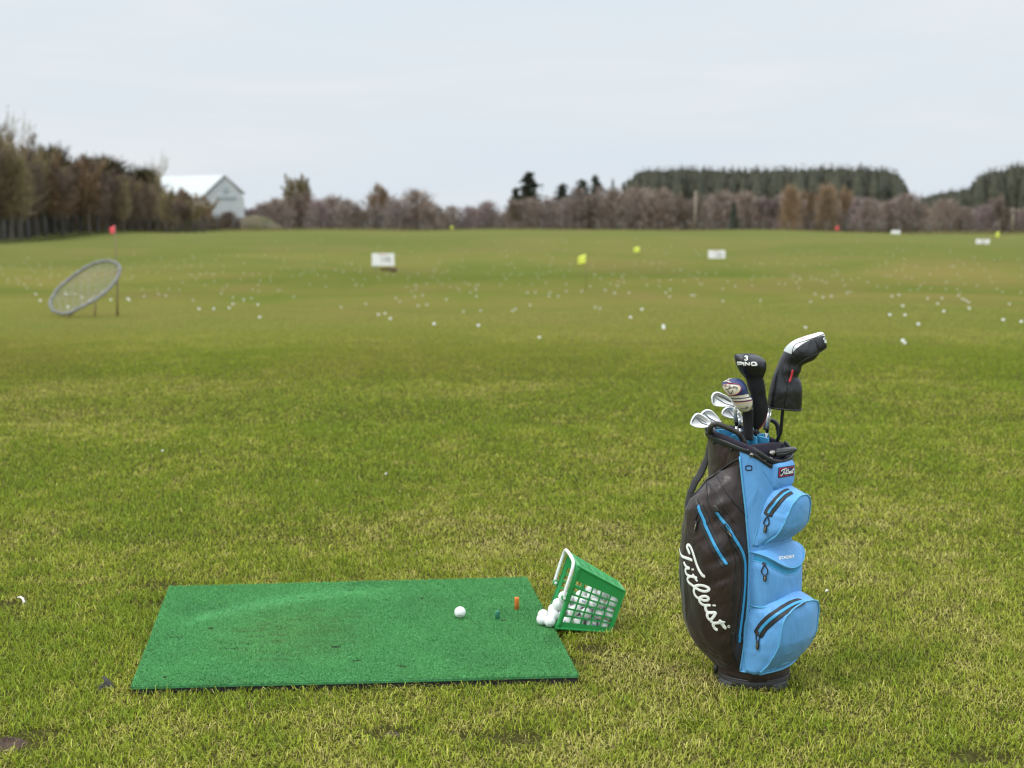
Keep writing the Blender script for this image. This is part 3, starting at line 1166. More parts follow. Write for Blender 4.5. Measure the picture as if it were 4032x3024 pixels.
# ---------------------------------------------------------------- rough grass along the far fence
C = Twig()
tcol = []
r2 = random.Random(9)
for i in range(9000):
    px = r2.uniform(870, 4400)
    Y = r2.uniform(186, 199)
    p = fgp(px, Y)
    random.seed(i)
    a = Vector((p.x, p.y, p.z - .1))
    h = r2.uniform(.15, .55)
    C.strip(a, a + Vector((r2.uniform(-.25, .25), r2.uniform(-.2, .2), h)), .07)
    c = (.20, .165, .075) if r2.random() < .7 else (.13, .13, .04)
    tcol += [c] * 4
for i in range(5200):
    px = r2.uniform(-400, 880)
    Y = 143 + max(0, px) * .052 + r2.uniform(-2, 3)
    p = fgp(px, Y)
    random.seed(i)
    a = Vector((p.x, p.y, p.z - .1))
    C.strip(a, a + Vector((r2.uniform(-.25, .25), r2.uniform(-.2, .2), r2.uniform(.12, .45))), .06)
    tcol += [(.13, .125, .05) if r2.random() < .6 else (.09, .11, .025)] * 4
o = link(bpy.data.objects.new('rough_grass', C.mesh('rough_grass', attr_mat('rough_grass_blade', .8, .2), np.array(tcol))))
tag(o, 'pale uncut grass along the far fences', 'grass', kind='stuff')

# ---------------------------------------------------------------- fences
M_POST = simple('weathered_post', (.095, .092, .085), .9, var=.3, nscale=8)
M_WIRE = simple('fence_wire', (.05, .06, .06), .6, var=.2)


def fence(pts, h, label, wires, spacing_posts, r=.06, net=False):
    root = empty('wire_fence', pts[0], label, 'fence')
    for p in spacing_posts:
        m_ = MB()
        tilt = _rr.uniform(-.05, .05)
        m_.tube([p + Vector((0, 0, -.3)), p + Vector((tilt, 0, h * _rr.uniform(.92, 1.06)))], r, 8)
        m_.build('post', M_POST, root)
    m_ = MB()
    for k in range(wires):
        z = h * (.15 + .8 * k / max(1, wires - 1))
        m_.tube([p + Vector((0, 0, z)) for p in pts], .008 if not net else .007, 4)
    if net:
        for a, b_ in zip(pts, pts[1:]):
            kk = int((b_ - a).length / .45)
            for i in range(kk):
                q = a.lerp(b_, i / kk)
                m_.tube([q, q + Vector((0, 0, h * .95))], .007, 3, cap=False)
    m_.build('wire', M_WIRE, root, smooth=False)


lp = [fgp(px, 146 + max(0, px) * .052) for px in (-380, -200, -60, 60, 150, 240, 330, 410, 500, 590, 680, 760, 830)]
lposts = [fgp(px, 146 + max(0, px) * .052 + _rr.uniform(-.4, .4)) for px in (-200, -60, 20, 110, 178, 268, 352, 452, 548, 655, 770, 826)]
fence(lp, 2.4, 'tall grey wire fence along the foot of the left wood', 9, lposts, .055, True)
rp = [fgp(px, 200) for px in (900, 1300, 1700, 2100, 2500, 2900, 3300, 3700, 4100, 4400)]
for p in rp:
    p.z = max(p.z, -2.3)
rposts = []
for px in list(range(960, 2900, 78)) + [2868, 2930, 2976, 3013, 3072, 3098, 3142, 3204, 3248, 3270, 3330, 3390, 3452, 3476, 3545, 3605, 3653, 3704, 3742, 3800, 3850, 3910, 3970, 4030, 4100]:
    p = fgp(px + _rr.uniform(-10, 10), 200)
    p.z = max(p.z, -2.3)
    rposts.append(p)
fence(rp, 1.35, 'low post and wire fence in front of the hedge at the far end', 4, rposts, .075)

# ---------------------------------------------------------------- barn
M_SHEET = simple('white_sheeting', (.56, .585, .58), .6, var=.05, nscale=2)
M_ROOFW = simple('pale_roof_sheet', (.52, .545, .545), .5, var=.06, nscale=1.5)
M_STONE = simple('grey_blockwork', (.20, .185, .165), .9, var=.3, nscale=3, bump=.3, bscale=8)
M_DARK = simple('dark_opening', (.045, .045, .045), .8)
M_SHEETD = simple('grey_sheeting', (.36, .41, .42), .6, var=.08, nscale=2)
BY = 205.
bl, br_ = vp(838, 910, BY), vp(960, 910, BY)
bw = br_.x - bl.x
zb = bl.z - .4
eave = vp(955, 768, BY).z
ridge = vp(886, 695, BY).z
xm = vp(886, 700, BY).x
ax = Vector((-.72, .69, 0)).normalized()      # the barn runs back to the left
side = vp(818, 910, BY).x
barn = empty('white_barn', Vector(((bl.x + br_.x) / 2, BY, zb)), 'white gabled barn with a pale roof beyond the end of the left wood', 'barn')
LEN = 30
xl, xr = vp(806, 910, BY).x, vp(966, 910, BY).x
sec = [(xl, zb), (xr, zb), (xr - .15, eave - .2), (xr - .9, eave + .55), (xm, ridge), (xl + .6, eave + .3), (xl, eave - .2)]
mb = MB()
r0 = [Vector((x, BY, z)) for x, z in sec]
r1 = [p + ax * LEN for p in r0]
mb.loft([r0, r1])
for k in range(26):                               # sheeting ribs on the gable
    x = xl + (xr - xl) * (k + .5) / 26
    zt = float(np.interp(x, [xl, xl + .6, xm, xr - .9, xr], [eave - .2, eave + .3, ridge, eave + .55, eave - .2])) - .25
    mb.box((x, BY - .02, (zb + 2.2 + zt) / 2), (.07, .05, max(.2, zt - zb - 2.2)))
mb.build('wall', M_SHEET, barn, smooth=False)
mb = MB()
for (xa, za, xb, zb2) in ((xl - .35, eave - .45, xm, ridge + .12), (xm, ridge + .12, xr + .2, eave + .1)):
    a, b_ = Vector((xa, BY - .25, za)), Vector((xb, BY - .25, zb2))
    nrm = Vector((-(zb2 - za), 0, xb - xa)).normalized() * .14
    q = [a, b_, b_ + nrm, a + nrm]
    mb.loft([q, [p + ax * (LEN + .4) for p in q]])
mb.build('roof', M_ROOFW, barn, smooth=False)
mb = MB()
gx0, gx1 = vp(928, 880, BY).x, xr + .12
mb.box(((gx0 + gx1) / 2, BY - .12, (zb + vp(940, 856, BY).z) / 2), (gx1 - gx0, .3, vp(940, 856, BY).z - zb), bev=.03)
mb.build('block_plinth', M_STONE, barn, smooth=False)
mb = MB()
p = vp(889, 746, BY)
mb.box((p.x, BY - .08, p.z), (.75, .1, .75), bev=.02)
mb.build('gable_window', M_DARK if False else M_SHEETD, barn, smooth=False)
mb = MB()
a, b_ = vp(855, 777, BY), vp(928, 777, BY)
mb.box(((a.x + b_.x) / 2, BY - .07, a.z), (b_.x - a.x, .12, .55), bev=.02)
mb.build('door_rail', M_SHEETD, barn, smooth=False)
mb = MB()
p = vp(935, 900, BY)
mb.box((p.x, BY - .3, p.z + .1), (.8, .1, 1.2), bev=.02)
mb.build('door', M_DARK, barn, smooth=False)

# grass bank right of the barn
bank = MB()
q0, q1 = vp(962, 905, 203), vp(1118, 905, 203)
rings = []
for i in range(15):
    t = i / 14
    x = q0.x + (q1.x - q0.x) * t
    hgt_ = (2.3 * math.sin(math.pi * min(1, .25 + .75 * t)) ** .7 + .2) * (1 - .2 * t)
    rings.append([Vector((x, 203 + 3.4 * math.cos(math.pi * k / 12), tz(x, 203) - .3 + (hgt_ + .3) * math.sin(math.pi * k / 12) * (1 + .1 * math.sin(k * 3 + i * 2)))) for k in range(13)])
bank.loft(rings, closed=False)
M_BANK = leaf_mat('rough_bank', [(.065, .062, .030), (.095, .080, .045), (.055, .062, .024), (.105, .088, .052)])
bo = bank.build('grass_bank', M_BANK)
tag(bo, kind='structure')

# ---------------------------------------------------------------- poles and wires
M_POLE = simple('grey_timber_pole', (.21, .17, .13), .9, var=.2, nscale=3)
for (px, Y, top, base, lab, arm) in ((2737, 206, 752, 905, 'grey timber utility pole standing in the middle of the hedge', False), (3986, 206, 818, 910, 'timber utility pole with a cross arm near the right edge', True)):
    p = fgp(px, Y)
    p.z = max(p.z, -2.6)
    zt = vp(px, top, Y).z
    root = empty('utility_pole', p, lab, 'utility pole')
    mb = MB()
    mb.tube([p + Vector((0, 0, -.5)), Vector((p.x, p.y, zt))], [.24, .19], 10)
    mb.build('pole', M_POLE, root)
    if arm:
        mb = MB()
        mb.box((p.x + .4, p.y - .25, zt - .35), (2.4, .12, .14), bev=.01)
        mb.build('cross_arm', M_POLE, root, smooth=False)
        for k in (-.6, .4, 1.4):
            mb = MB()
            mb.tube([Vector((p.x + k, p.y - .25, zt - .28)), Vector((p.x + k, p.y - .25, zt))], [.06, .09], 8)
            mb.build('insulator', M_POLE, root)
# ---------------------------------------------------------------- signs, flags, net
M_SIGN = simple('sign_board_white', (.86, .85, .83), .5, var=.03, nscale=3)
M_SIGNB = simple('sign_lettering', (.10, .105, .11), .6)
M_SIGNR = simple('sign_red_band', (.62, .40, .36), .6)
M_TIMB = simple('sign_timber', (.27, .25, .21), .9, var=.25, nscale=5)
M_LOG = simple('brown_log', (.10, .045, .035), .9, var=.3, nscale=4)


def text_mesh(s_, size, name='text', extrude=.004, bold=0.):
    c = bpy.data.curves.new(name, 'FONT')
    c.body = s_
    c.size = size
    c.extrude = extrude
    c.offset = bold
    c.align_x = 'CENTER'
    c.align_y = 'CENTER'
    c.resolution_u = 3
    o = bpy.data.objects.new(name, c)
    COL.objects.link(o)
    dg = bpy.context.evaluated_depsgraph_get()
    dg.update()
    me_ = bpy.data.meshes.new_from_object(o.evaluated_get(dg))
    vs = [v.co.copy() for v in me_.vertices]
    fs = [tuple(p_.vertices) for p_ in me_.polygons]
    bpy.data.objects.remove(o)
    bpy.data.curves.remove(c)
    bpy.data.meshes.remove(me_)
    return vs, fs


def range_sign(px0, px1, py0, py1, Y, txt, label, tx=.5, red=True, ts=.26, log=False):
    a, b_ = vp(px0, py0, Y), vp(px1, py1, Y)
    cx_, wd, hg = (a.x + b_.x) / 2, b_.x - a.x, a.z - b_.z
    zg = tz(cx_, Y)
    root = empty('distance_sign', (cx_, Y, zg), label, 'sign', 'white distance signs')
    mb = MB()
    mb.box((cx_, Y, (a.z + b_.z) / 2), (wd, .04, hg), bev=.01)
    bo_ = mb.build('board', M_SIGN, root, smooth=False)
    if red:
        mb = MB()
        mb.box((cx_, Y - .024, a.z - hg * .09), (wd * .42, .006, hg * .09))
        mb.build('red_band', M_SIGNR, bo_, smooth=False)
    if txt:
        vs, fs = text_mesh(txt, hg * ts * 1.4)
        mb = MB()
        mb.add([Vector((p_.x + a.x + wd * tx, Y - .024 - p_.z, p_.y + a.z - hg * .5)) for p_ in vs], fs)
        mb.build('lettering', M_SIGNB, bo_, smooth=False)
    for sx_ in (-.32, .32):
        mb = MB()
        mb.tube([Vector((cx_ + wd * sx_, Y + .06, zg - .3)), Vector((cx_ + wd * sx_, Y + .06, a.z - .08))], .045, 8)
        mb.build('leg', M_TIMB, root)
    mb = MB()
    mb.box((cx_ + wd * .12, Y + .1, (zg + b_.z) / 2 - .05), (wd * .5, .06, max(.12, (b_.z - zg) * .45)), bev=.01)
    mb.build('cross_board', M_LOG, root, smooth=False)
    if log:
        mb = MB()
        mb.tube([Vector((cx_ + wd * .33, Y - .15, zg + .12)), Vector((cx_ + wd * .62, Y - .1, zg + .12))], .13, 10)
        o_ = mb.build('log', M_LOG)
        tag(o_, 'short dark red log lying at the right foot of the largest sign', 'log')


range_sign(1464, 1553, 998, 1047, 108, '145', 'largest white distance sign on two legs with a dark log at its foot', .62, True, .42, True)
range_sign(2789, 2855, 986, 1025, 122, '150', 'white distance sign right of the smaller yellow flag', .62, True, .36)
range_sign(3508, 3545, 907, 931, 170, '', 'smallest white distance sign on the far edge of the mown grass', .5, False)
range_sign(3843, 3896, 942, 972, 150, '200', 'white distance sign nearest the right edge of the field', .5, True, .24)

M_FPOLE = simple('flag_pole_rust', (.16, .10, .06), .6, var=.2)
M_FY = simple('flag_yellow', (.80, .88, .12), .7, var=.06, nscale=5)
M_FR = simple('flag_red', (.85, .10, .12), .7, var=.06, nscale=5)


def flag(px, py, w_, h_, base, Y, mat_, label, lean=.0, cname='flag', skew=0.25):
    """flag centre px,py and its size in photograph pixels; foot on row base (or on the ground at depth Y)"""
    s_ = vp(px + 1, py, Y).x - vp(px, py, Y).x
    c = vp(px, py, Y)
    w_, h_ = w_ * s_, h_ * s_
    xp = c.x + w_ / 2
    zg = tz(xp, Y)
    root = empty('range_flag', (xp, Y, zg), label, 'flag', 'coloured range flags')
    mb = MB()
    mb.tube([Vector((xp + lean, Y, zg - .2)), Vector((xp, Y, c.z + h_ * .62))], .011, 8)
    mb.build('pole', M_FPOLE, root)
    mb = MB()
    nu, nv = 9, 7
    grid = []
    for i in range(nu):
        t = i / (nu - 1)
        row = []
        for j in range(nv):
            q = j / (nv - 1)
            yy = .10 * math.sin(t * 5.5 + q * 1.2) * t * w_ * 2
            row.append(Vector((xp - t * w_, Y + yy, c.z + h_ * (.5 - q) * (1 - .25 * t) + (-.35 * t * skew * h_ * 2) + h_ * .12)))
        grid.append(row)
    back = [[p_ + Vector((0, .006, 0)) for p_ in r_] for r_ in grid]
    for G, fl in ((grid, False), (back, True)):
        o0 = len(mb.v)
        mb.v += [p_ for r_ in G for p_ in r_]
        for i in range(nu - 1):
            for j in range(nv - 1):
                q = (o0 + i * nv + j, o0 + i * nv + j + 1, o0 + (i + 1) * nv + j + 1, o0 + (i + 1) * nv + j)
                mb.f.append(q[::-1] if fl else q)
                mb.m.append(0)
    rim = [(i, 0) for i in range(nu)] + [(nu - 1, j) for j in range(1, nv)] + [(i, nv - 1) for i in range(nu - 2, -1, -1)] + [(0, j) for j in range(nv - 2, 0, -1)]
    for (a, b_) in zip(rim, rim[1:] + rim[:1]):
        ia, ib = a[0] * nv + a[1], b_[0] * nv + b_[1]
        mb.f.append((ia, ib, nu * nv + ib, nu * nv + ia))
        mb.m.append(0)
    mb.build('cloth', mat_, root)


NETY = gp(300, 1246).y
flag(443, 907, 20, 32, 1245, NETY + .5, M_FR, 'red flag on a tall thin pole behind the round net')
flag(2292, 1024, 31, 38, 1140, gp(2310, 1143).y, M_FY, 'largest yellow flag on a thin pole in the middle of the field')
flag(2507, 985, 22, 22, 1035, 128, M_FY, 'smaller yellow flag up the slope left of the middle sign', skew=.1)
flag(3296, 901, 13, 16, 925, 176, M_FR, 'small red flag far away at the foot of the hedge', skew=.1)
flag(3928, 926, 13, 22, 950, 165, M_FY, 'small yellow flag far away above the right hand sign', skew=.1)
flag(1778, 897, 9, 12, 920, 181, M_FY, 'faint yellow flag on the far edge of the grass below the hedge gap', skew=.1)

# round target net: padded ring leaning back on rods
M_PAD = simple('grey_ring_padding', (.19, .19, .19), .7, var=.35, nscale=6, bump=.4, bscale=30)
M_NET = simple('pale_net_cord', (.30, .29, .24), .8)
k = zz(0, 450, 1.952)
ring_px = [(385, 1450), (400, 1410), (450, 1335), (520, 1275), (600, 1215), (690, 1160), (780, 1132), (850, 1130), (900, 1150), (922, 1190), (905, 1250), (860, 1315), (800, 1375), (730, 1425), (660, 1465), (590, 1500), (520, 1530), (460, 1530), (405, 1505)]
net_root = empty('target_net', gp(250, 1246), 'round grey rimmed target net leaning back at the left of the range', 'net')
ringp = []
for (a, b_) in ring_px:
    q = k(a, b_)
    h_ = (1246 - q[1]) / 235.
    ringp.append(vp(q[0], q[1], NETY - .45 + .9 * h_))
cl = [Vector(p_) for p_ in catmull([tuple(p_) for p_ in ringp], 5, True)]
mb = MB()
mb.tube(cl, [.034 + .008 * math.sin(i * 1.7) for i in range(len(cl))], 10, closed=True)
mb.build('rim', M_PAD, net_root)
cen = sum(cl, Vector()) / len(cl)
mb = MB()
n_ = len(cl)
for i in range(0, n_, 4):
    mb.tube([cl[i], cl[(n_ * 3 // 2 - i) % n_] + Vector((0, .08, 0))], .0045, 3, cap=False)
    mb.tube([cl[i], cl[(n_ * 5 // 4 - i + n_ // 2 + n_ // 4) % n_] + Vector((0, .08, 0))], .0045, 3, cap=False)
    mb.tube([cl[i], cl[(n_ * 2 + n_ // 3 - i) % n_] + Vector((0, .08, 0))], .0035, 3, cap=False)
mb.build('netting', M_NET, net_root, smooth=False)
for (a, b_, c_, d_, dy) in ((905, 1215, 897, 1550, .5), (735, 1425, 725, 1535, .1), (640, 1470, 470, 1545, -.2)):
    q, w_ = k(a, b_), k(c_, d_)
    t_ = vp(q[0], q[1], NETY + dy)
    f_ = vp(w_[0], w_[1], NETY + dy)
    f_.z = tz(f_.x, f_.y) - .1
    mb = MB()
    mb.tube([t_, f_], .018, 8)
    mb.build('leg', M_FPOLE, net_root)

# ================================================================== golf balls, tees, basket
m, nt, out = new_mat('golf_ball_white')
b = N(nt, 'ShaderNodeBsdfPrincipled')
b.inputs['Roughness'].default_value = .28
b.inputs['Base Color'].default_value = (.80, .81, .80, 1)
tc = N(nt, 'ShaderNodeTexCoord')
vo = N(nt, 'ShaderNodeTexVoronoi', Scale=270.0, feature='F1')
L(nt, tc.outputs['Object'], vo.inputs['Vector'])
dr = ramp(nt, vo.outputs['Distance'], [(.25, (0, 0, 0)), (.55, (1, 1, 1))])
bp = N(nt, 'ShaderNodeBump', Strength=.35, Distance=.0008)
L(nt, dr.outputs['Color'], bp.inputs['Height'])
L(nt, bp.outputs['Normal'], b.inputs['Normal'])
sm = N(nt, 'ShaderNodeTexNoise', Scale=45.0, Detail=3.0)
L(nt, tc.outputs['Object'], sm.inputs['Vector'])
scuff = ramp(nt, sm.outputs['Fac'], [(.34, (.62, .62, .58)), (.46, (.82, .83, .82))])
L(nt, scuff.outputs['Color'], b.inputs['Base Color'])
L(nt, b.outputs['BSDF'], out.inputs['Surface'])
M_BALL = m
M_INK = simple('ball_print', (.03, .035, .05), .5)
M_INKB = simple('ball_print_blue', (.06, .09, .35), .5)
BR = .0214
ball_me = sphere_mesh('golf_ball', BR)
ball_me.materials.append(M_BALL)
far_ball = sphere_mesh('golf_ball_far', BR * 1.4, 10, 6)
far_ball.materials.append(M_BALL)


def arc_mark(pts, w):
    """printed line on a ball: directions on the unit sphere"""
    mb = MB()
    P = []
    for q in catmull(pts, 5):
        P.append(Vector(q).normalized() * (BR + .0001))
    for i, p in enumerate(P):
        t = (P[min(i + 1, len(P) - 1)] - P[max(i - 1, 0)]).normalized()
        s_ = p.normalized().cross(t)
        mb.v += [(p + s_ * w).normalized() * (BR + .00015), (p - s_ * w).normalized() * (BR + .00015)]
    for i in range(len(P) - 1):
        mb.f.append((2 * i, 2 * i + 1, 2 * i + 3, 2 * i + 2))
        mb.m.append(0)
    return mb


mk = arc_mark([(-.35, -.9, -.30), (0, -.95, -.38), (.35, -.9, -.30)], .0011)
mark_me = mk.build('print_mark', M_INK)
MARK_A = mark_me.data
bpy.data.objects.remove(mark_me)
mk = arc_mark([(-.25, -.9, .1), (.1, -1, -.05), (.4, -.9, .12)], .0013)
mark_me = mk.build('print_mark', M_INKB)
MARK_B = mark_me.data
bpy.data.objects.remove(mark_me)


def golf_ball(c, label, group=None, mark=None, rot=None, me_=None):
    o = bpy.data.objects.new('golf_ball', me_ or ball_me)
    o.location = c
    if rot:
        o.rotation_euler = rot
    COL.objects.link(o)
    tag(o, label, 'golf ball', group)
    if mark is not None:
        k_ = bpy.data.objects.new('print_mark', mark)
        COL.objects.link(k_)
        k_.parent = o
    return o


c = zpl(1400 + 910 / 2.212, 2150 + 577 / 2.212, MAT_TOP + .0185)
golf_ball(c, 'single white golf ball resting alone in the middle of the green mat', mark=MARK_A)

M_ORANGE = simple('orange_rubber', (.72, .20, .035), .6, var=.15, nscale=80)
M_GTEE = simple('dark_green_rubber', (.035, .20, .12), .55, var=.2, nscale=80)


def rubber_tee(px, py0, py1, r, mat_, label):
    p = zpl(px, py1, MAT_TOP)
    h = (vp(px, py0, p.y).z - p.z)
    prof = [(-.012, r * 1.0), (h * .9, r * .98), (h * .97, r * .94), (h, r * .84), (h - .001, r * .62), (h - .004, r * .58), (h - .012, r * .52)]
    mb = MB()
    rings = [[Vector((p.x + rr * math.cos(2 * math.pi * k / 20), p.y + rr * math.sin(2 * math.pi * k / 20), p.z + z)) for k in range(20)] for z, rr in prof]
    mb.loft(rings)
    o = mb.build('rubber_tee', mat_)
    tag(o, label, 'tee')


rubber_tee(1400 + 1404 / 2.212, 2150 + 448 / 2.212, 2150 + 540 / 2.212, .0092, M_ORANGE, 'tall orange rubber tee standing up from the mat')
rubber_tee(1400 + 1236 / 2.212, 2150 + 567 / 2.212, 2150 + 626 / 2.212, .0086, M_GTEE, 'short dark green rubber tee between the lone ball and the orange tee')

# ---------------------------------------------------------------- basket lying on its side on the mat's corner
BA = Vector((.15921, 5.02735, MAT_TOP + .002))
YAW, TIL, BH, BW, BD = .12, .326, .2425, .190, .2114
CLO, CHI, BF, BB = .0345, .1963, .036, .036
fx = Vector((math.cos(YAW), math.sin(YAW), 0))
eb = Vector((-math.sin(YAW), math.cos(YAW), 0))
ea = fx * math.cos(TIL) - Vector((0, 0, 1)) * math.sin(TIL)
ec = Vector((0, 0, 1)) * math.cos(TIL) + fx * math.sin(TIL)


def bk(a, b_, c_):
    return BA + ea * a + eb * b_ + ec * c_


M_BASK = simple('green_basket_plastic', (.030, .33, .085), .33, var=.08, nscale=25, spec=.5)
M_HAND = simple('white_handle_plastic', (.78, .80, .78), .35, var=.04)
basket = empty('ball_basket', BA, 'green plastic ball basket tipped on its side spilling white balls onto the mat', 'basket')


def lattice(P, us, vs, holes, th, mb):
    """panel with openings: P(u,v) -> point; every cell whose (i,j) is in holes stays open"""
    nu, nv = len(us), len(vs)
    pts = [[P(u, v) for v in vs] for u in us]
    nrm = (P(1, 0) - P(0, 0)).cross(P(0, 1) - P(0, 0)).normalized()
    o = len(mb.v)
    for off in (th / 2, -th / 2):
        for i in range(nu):
            for j in range(nv):
                mb.v.append(pts[i][j] + nrm * off)
    ix = lambda l, i, j: o + l * nu * nv + i * nv + j
    solid = lambda i, j: 0 <= i < nu - 1 and 0 <= j < nv - 1 and (i, j) not in holes

    def q(*a):
        mb.f.append(a)
        mb.m.append(0)
    for i in range(nu - 1):
        for j in range(nv - 1):
            if not solid(i, j):
                continue
            q(ix(0, i, j), ix(0, i + 1, j), ix(0, i + 1, j + 1), ix(0, i, j + 1))
            q(ix(1, i, j), ix(1, i, j + 1), ix(1, i + 1, j + 1), ix(1, i + 1, j))
            if not solid(i - 1, j):
                q(ix(0, i, j), ix(0, i, j + 1), ix(1, i, j + 1), ix(1, i, j))
            if not solid(i + 1, j):
                q(ix(0, i + 1, j + 1), ix(0, i + 1, j), ix(1, i + 1, j), ix(1, i + 1, j + 1))
            if not solid(i, j - 1):
                q(ix(0, i + 1, j), ix(0, i, j), ix(1, i, j), ix(1, i + 1, j))
            if not solid(i, j + 1):
                q(ix(0, i, j + 1), ix(0, i + 1, j + 1), ix(1, i + 1, j + 1), ix(1, i, j + 1))


def cells(lo, hi, n, frac, end=True):
    """cell borders: n openings between lo and hi, each taking frac of its pitch"""
    p = (hi - lo) / n
    e = [0.]
    for i in range(n):
        m_ = lo + p * (i + .5)
        e += [m_ - p * frac / 2, m_ + p * frac / 2]
    return e + [1.]


def bil(p00, p10, p11, p01):
    return lambda u, v: (p00 * (1 - u) * (1 - v) + p10 * u * (1 - v) + p11 * u * v + p01 * (1 - u) * v)


O = [bk(0, 0, 0), bk(0, 0, BH), bk(0, BW, BH), bk(0, BW, 0)]                # mouth: front low, front high, back high, back low
E = [bk(BD, BF, CLO), bk(BD, BF, CHI), bk(BD, BW - BB, CHI), bk(BD, BW - BB, CLO)]
us5, vs6 = cells(.05, .95, 5, .84), cells(.09, .80, 6, .74)
H5 = {(i, j) for i in range(1, 11, 2) for j in range(1, 13, 2)}
mb = MB()
lattice(bil(O[0], E[0], E[1], O[1]), us5, vs6, H5, .0028, mb)
lattice(bil(O[3], E[3], E[2], O[2]), us5, vs6, H5, .0028, mb)
ut, vt = cells(.06, .97, 5, .86), cells(.06, .94, 13, .52)
HT = {(i, j) for i in range(1, 11, 2) for j in range(1, 27, 2)}
lattice(bil(O[1], E[1], E[2], O[2]), ut, vt, HT, .0026, mb)
lattice(bil(O[0], E[0], E[3], O[3]), ut, vt, HT, .0026, mb)
lattice(bil(E[0], E[1], E[2], E[3]), cells(.05, .95, 6, .7), cells(.05, .95, 5, .7), {(i, j) for i in range(1, 13, 2) for j in range(1, 11, 2)}, .0028, mb)
for i in range(4):                                            # rounded corner posts
    mb.tube([O[i], E[i]], [.0055, .0045], 8)
mb.tube(E, .004, 8, closed=True)
mb.build('shell', M_BASK, basket, smooth=False)


def round_rect(c4, r, per=5):
    out_ = []
    for i in range(4):
        a, p, n_ = c4[i - 1], c4[i], c4[(i + 1) % 4]
        d0, d1 = (a - p).normalized() * r, (n_ - p).normalized() * r
        for k in range(per + 1):
            t = k / per
            out_.append((p + d0) * (1 - t) ** 2 + p * 2 * t * (1 - t) + (p + d1) * t ** 2)
    return out_


mb = MB()
g = .006
R0 = round_rect([bk(-.002, -g, -.003), bk(-.002, -g, BH + g), bk(-.002, BW + g, BH + g), bk(-.002, BW + g, -.003)], .022)
R1 = round_rect([bk(.016, -g + .001, -.002), bk(.016, -g + .001, BH + g - .001), bk(.016, BW + g - .001, BH + g - .001), bk(.016, BW + g - .001, -.002)], .022)
R2 = round_rect([bk(.016, .002, .002), bk(.016, .002, BH - .002), bk(.016, BW - .002, BH - .002), bk(.016, BW - .002, .002)], .020)
R3 = round_rect([bk(-.002, .002, .002), bk(-.002, .002, BH - .002), bk(-.002, BW - .002, BH - .002), bk(-.002, BW - .002, .002)], .020)
mb.loft([R3, R0, R1, R2], cap0=False, cap1=False)
mb.build('rim', M_BASK, basket)
mb = MB()
hp = [bk(-.012, -.012, BH * .50), bk(-.014, -.012, BH * .62), bk(-.015, -.012, BH * .9), bk(-.016, -.004, BH * 1.0), bk(-.017, .018, BH * 1.045), bk(-.018, BW * .5, BH * 1.06), bk(-.017, BW - .018, BH * 1.045), bk(-.016, BW + .004, BH * 1.0), bk(-.015, BW + .012, BH * .9), bk(-.014, BW + .012, BH * .62), bk(-.012, BW + .012, BH * .50)]
mb.tube([Vector(p) for p in catmull([tuple(p) for p in hp], 6)], .0062, 10)
mb.build('handle', M_HAND, basket)
for b_ in (-.010, BW + .010):
    mb = MB()
    p = bk(-.010, b_, BH * .49)
    mb.tube([p - eb * .006, p + eb * .006], .0105, 14)
    o_ = mb.build('lug', M_BASK, basket, smooth=False)
    mb = MB()
    mb.tube([p - eb * .0085, p + eb * .0085], .0055, 12)
    mb.build('pin', M_HAND, o_, smooth=False)

# balls settle in the basket: a small relaxation in the basket's own axes
rg = np.random.default_rng(4)
NB = 44
X = np.stack([rg.uniform(.03, BD - .03, NB), rg.uniform(.03, BW - .03, NB), rg.uniform(.02, BH * .9, NB)], 1)
gvec = np.array([math.sin(TIL) * .9, 0, -math.cos(TIL)])
planes = []


def plane(p, n_):
    n_ = np.array(n_, float)
    planes.append((np.array(p, float), n_ / np.linalg.norm(n_)))


plane((0, 0, 0), (-CLO, 0, BD))
plane((0, 0, BH), ((CHI - BH), 0, -BD))
plane((0, 0, 0), (-BF, BD, 0))
plane((0, BW, 0), (-BB, -BD, 0))
plane((BD, 0, 0), (-1, 0, 0))
plane((-.004, 0, 0), (1, 0, 0))
for it in range(420):
    X = X + gvec * (.0016 if it < 330 else .0003)
    for _ in range(6):
        D_ = X[:, None] - X[None]
        dist = np.linalg.norm(D_, axis=2) + np.eye(NB) * 9
        ov = np.clip(2 * BR - dist, 0, None)
        X = X + (D_ / dist[..., None] * (ov[..., None] * .42)).sum(1)
        for p_, n_ in planes:
            s_ = (X - p_) @ n_
            X = X + np.clip(BR + .0016 - s_, 0, None)[:, None] * n_[None]
for i in range(NB):
    w = bk(*X[i])
    golf_ball(w, 'white golf ball packed behind the lattice inside the green basket', 'balls inside the green basket', MARK_A if i % 3 == 0 else (MARK_B if i % 3 == 1 else None), (rg.uniform(-.6, .6), rg.uniform(-1.2, 1.2), rg.uniform(-.5, .5)))
k4 = zz(2050, 2120, 3.95)
for (a, b_, z, lab, mk_) in (
        (335, 1258, MAT_TOP + .0185, 'front left ball of the cluster spilled from the basket, farthest out on the mat', None),
        (455, 1290, MAT_TOP + .0185, 'nearest spilled ball, touching the lower lip of the basket on the mat', MARK_A),
        (352, 1195, MAT_TOP + .020, 'spilled ball half hidden behind the outermost ball on the mat', None),
        (512, 1108, MAT_TOP + .040, 'spilled ball perched above the others at the mouth of the basket', MARK_A)):
    golf_ball(zpl(*k4(a, b_), z), lab, mark=mk_)
golf_ball(bk(-.012, .050, .030), 'ball wedged low in the mouth behind the basket rim', mark=None)
golf_ball(bk(-.004, .070, .071), 'ball leaning out of the middle of the basket mouth', mark=None)
golf_ball(bk(.006, .060, .105), 'topmost ball in the basket mouth under the end of the white handle', mark=MARK_B)

